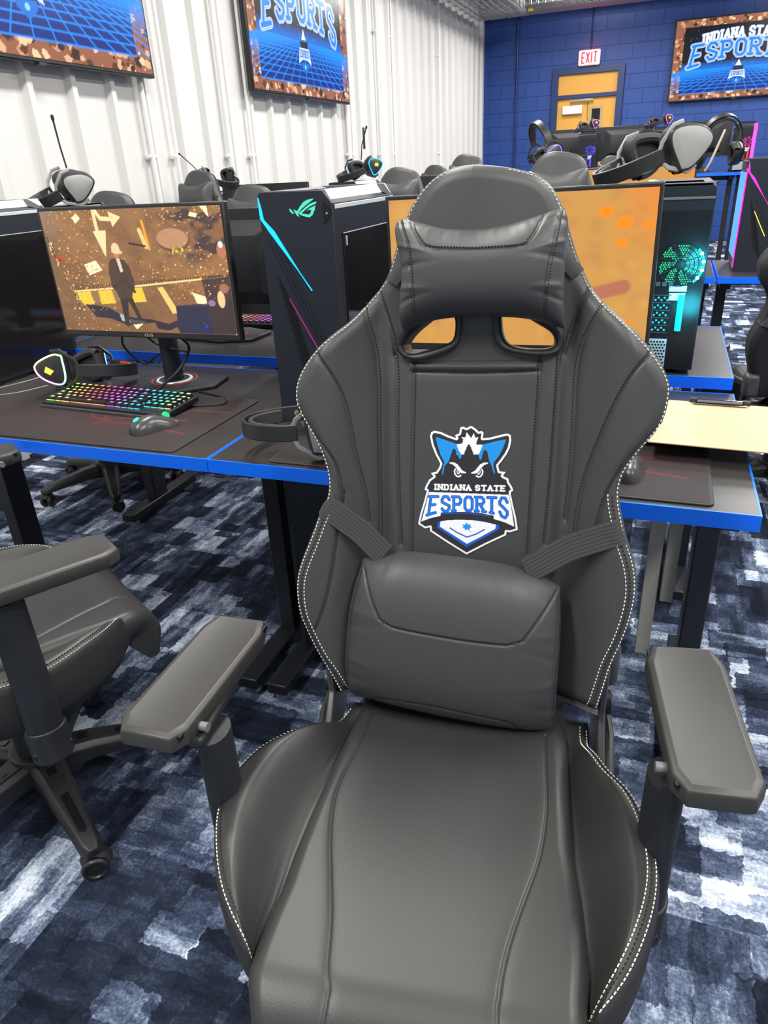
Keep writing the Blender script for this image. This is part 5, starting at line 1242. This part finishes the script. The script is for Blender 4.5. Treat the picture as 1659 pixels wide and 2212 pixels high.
make_headset(poseax((-1.76, 4.42, 1.25+.075), (.8, -.55, .05), (-.6, -.7, -.30)), 'headset with a blue-lit cup and upright microphone beyond the grey-topped tower', BLUELIGHT, PLAST, [(-.02, 0, .04), (-.01, 0, .12), (0.02, 0, .20)], None, PLAST, HG)
make_headset(poseax((-.68, 4.45, 1.25+.075), (.55, -.83, .05), (-.5, .2, .7)), 'headset with a violet-lit cup standing left of the chair straight ahead', VIOLETR, PLAST, None, None, PLAST, HG)
make_headset(poseax((.19, 4.38, 1.262+.03), (.9, .3, .05), (.1, -.3, .8)), 'dark headset hanging behind the big light-cushioned headset', None, PLAST, None, None, PLAST, HG)

# ---------------------------------------------------------------- cables
def cable(pts, r, label, mat_=CABLE, cat='cable', group='cables on the near desk'):
    p = [Vector(q) for q in pts]; out = []
    P = [p[0]]+p+[p[-1]]
    for i in range(1, len(P)-2):
        for t in np.linspace(0, 1, 7)[:-1]:
            a, b, c, d = P[i-1:i+3]; out.append(.5*((2*b)+(c-a)*t+(2*a-5*b+4*c-d)*t*t+(-a+3*b-3*c+d)*t**3))
    out.append(p[-1]); m = MB(); m.tube(out, r, 7); o = m.build('cable', mat_); tag(o, label, cat, group); return o
z = HA
cable([(-1.50, 1.73, .905), (-1.53, 1.76, .86), (-1.50, 1.80, .80), (-1.44, 1.80, .83), (-1.38, 1.80, .845)], .0035, 'black cable looping down left of the pole of the street-scene monitor')
cable([(-1.415, 1.73, .905), (-1.41, 1.76, .875), (-1.36, 1.75, .865), (-1.30, 1.77, .85)], .003, 'short black cable sagging from under the maker lettering of the street-scene monitor')
cable([(-1.30, 1.74, .90), (-1.30, 1.77, .86), (-1.33, 1.74, .80), (-1.36, 1.66, .760)], .0045, 'thick black cable running diagonally in front of the monitor pole')
cable([(-1.18, 1.55, .762), (-1.14, 1.57, .757), (-1.09, 1.60, .757), (-1.13, 1.66, .753), (-1.24, 1.70, .753)], .0025, 'thin mouse cable curling right of the rainbow keyboard')
cable([(-1.77, 1.66, .753), (-1.82, 1.56, .753), (-1.95, 1.50, .753), (-1.88, 1.72, .753), (-1.92, 1.95, .755)], .0028, 'grey thin cable curling at the foot of the left-edge tower', mat('grey_cable', (.2, .2, .21), .5))

# ---------------------------------------------------------------- far standing-height row against the blue wall
G4 = 'standing-height desks before the blue wall'
for i, x in enumerate((-1.62, -.50, .62)):
    make_desk(x, 8.95, 1.118, .66, 1.10, ['standing-height blue-edged desk before the wooden door', 'standing-height blue-edged desk left of the far pink light', 'standing-height blue-edged desk at the far right under the pink light'][i], G4)
for x, y, zt, lb in ((-1.19, 9.52, 1.10, 'far monitor back in front of the wooden door, leftmost of the raised row'), (-.585, 9.52, 1.10, 'far monitor back just right of the wooden door'), (.232, 9.52, 1.10, 'far monitor back below the display on the blue wall')):
    make_monitor((x, y, zt if zt > 1.09 else 1.10), PI, lb, None, None, 'monitor backs of the raised row', far=True)
make_tower(-1.03, 8.98, 1.10, 'far tower with blue-violet glow before the door', .46, PI, BLUEV, BLUEV, None, (BLUEV, BLUEV, BLUEV), 'towers of the raised row')
make_tower(-.27, 9.0, 1.10, 'far tower with red glow between two monitor backs', .46, PI, REDL, REDL, None, (emit('dim_red', (.5, .02, .02), .7), REDL, REDL), 'towers of the raised row')
tp = make_tower(.545, 9.0, 1.10, 'far tower with red slots beside the tall pink light', .46, PI, REDL, REDL, None, (MAGENTA, REDL, REDL), 'towers of the raised row')
m = MB(); m.tube([(-.085, .208, .04), (-.085, .208, .44)], .016, 10); m.build('light_tube', PINKT, tp)
make_headset(poseax((-.95, 9.18, 1.56+.07), (.7, -.7, .1), (-.7, -.6, -.3)), 'far headset with orange and violet ring on the blue-violet tower', PINKR, PLAST, [(-.02, 0, .04), (-.03, 0, .10), (-.03, 0, .20)], None, PLAST, HG)
make_headset(poseax((-.20, 9.18, 1.56+.07), (.7, -.7, .1), (-.7, -.6, -.3)), 'far headset with a bright pink ring on the red-glowing tower', PINKR, PLAST, [(0, 0, .04), (0, 0, .14), (0.0, 0, .26)], None, PLAST, HG)
cable([(.44, 9.0, 1.50), (.40, 8.99, 1.38), (.34, 8.99, 1.20), (.30, 9.02, 1.12)], .012, 'pale cable hanging beside the red-slotted far tower', PALECABLE, 'cable', 'pale cables of the raised row')
cable([(-.34, 9.0, 1.40), (-.42, 8.99, 1.32), (-.44, 8.99, 1.18), (-.44, 9.02, 1.12)], .011, 'pale cable looping beside the red-glowing far tower', PALECABLE, 'cable', 'pale cables of the raised row')

# ---------------------------------------------------------------- chairs behind
far = empty('gaming_chair', (-.415, 2.62+.10, 0), math.radians(4), 'black gaming chair straight ahead whose head pillow shows right of the front headrest', 'chair', 'gaming chairs farther back')
make_chair(far, False, .69, -.05, (-.345, .33)); far.scale = (1, 1, 1.02)
for x, y, rz, s, lb in ((-2.36, 2.45, 8, .975, 'black chair whose rounded top shows between pale-headset tower and tall chair head'), (-2.68, 3.53, -5, 1.03, 'black gaming chair with a tall rounded head in front of the ribbed wall'),
                        (-2.02, 3.08, 3, .968, 'black chair whose low domed head shows left of the blue-lit tower'), (-1.385, 3.52, 0, 1.0, 'black chair head rising just behind the grey-topped tower'),
                        (-1.36, 5.0, 5, 1.045, 'black chair head nearest the left of the front headrest, far behind'), (-2.12, 6.5, -6, 1.0, 'small far black chair head with pillow corners against the ribbed wall'),
                        (-.50, 6.7, 4, 1.0, 'tiny far chair head below the standing-height monitors'), (.53, 3.15, 187, .95, 'black gaming chair cut by the right edge, seen from behind')):
    c = copy_tree(far); c.location = (x, y, 0); c.rotation_euler = (0, 0, math.radians(rz)); c.scale = (1, 1, s); c['label'] = lb
tall = copy_tree(far); tall.location = (.12, 9.95, .30); tall.rotation_euler = (0, 0, .05); tall.scale = (1, 1, 1); tall['label'] = 'tall chair peeking over the monitor below the blue wall display'
for ch in tall.children:
    if ch.name.split('.')[0] in ('base_leg', 'base_hub', 'castor'): ch.location.z -= .30
    if ch.name.split('.')[0] == 'gas_lift': ch.scale.z = 2.0; ch.location.z = -.37
# crumbs on the carpet
for x, y, rz, lb, c_ in ((.095, .995, .3, 'small tan crumb on the carpet by the right armrest', (.55, .33, .12)), (-.845, 1.02, 1.0, 'white scrap on the carpet right of the left armrest', (.8, .8, .78))):
    bm = bmesh.new(); bmesh.ops.create_icosphere(bm, subdivisions=2, radius=.007)
    for v in bm.verts: v.co *= .7+.5*random.random(); v.co.z *= .5
    me = bpy.data.meshes.new('crumb'); bm.to_mesh(me); bm.free(); o = link('crumb', me, mat('crumb_'+lb[6:11], c_, .8)); o.location = (x, y, .004); tag(o, lb, 'crumb')
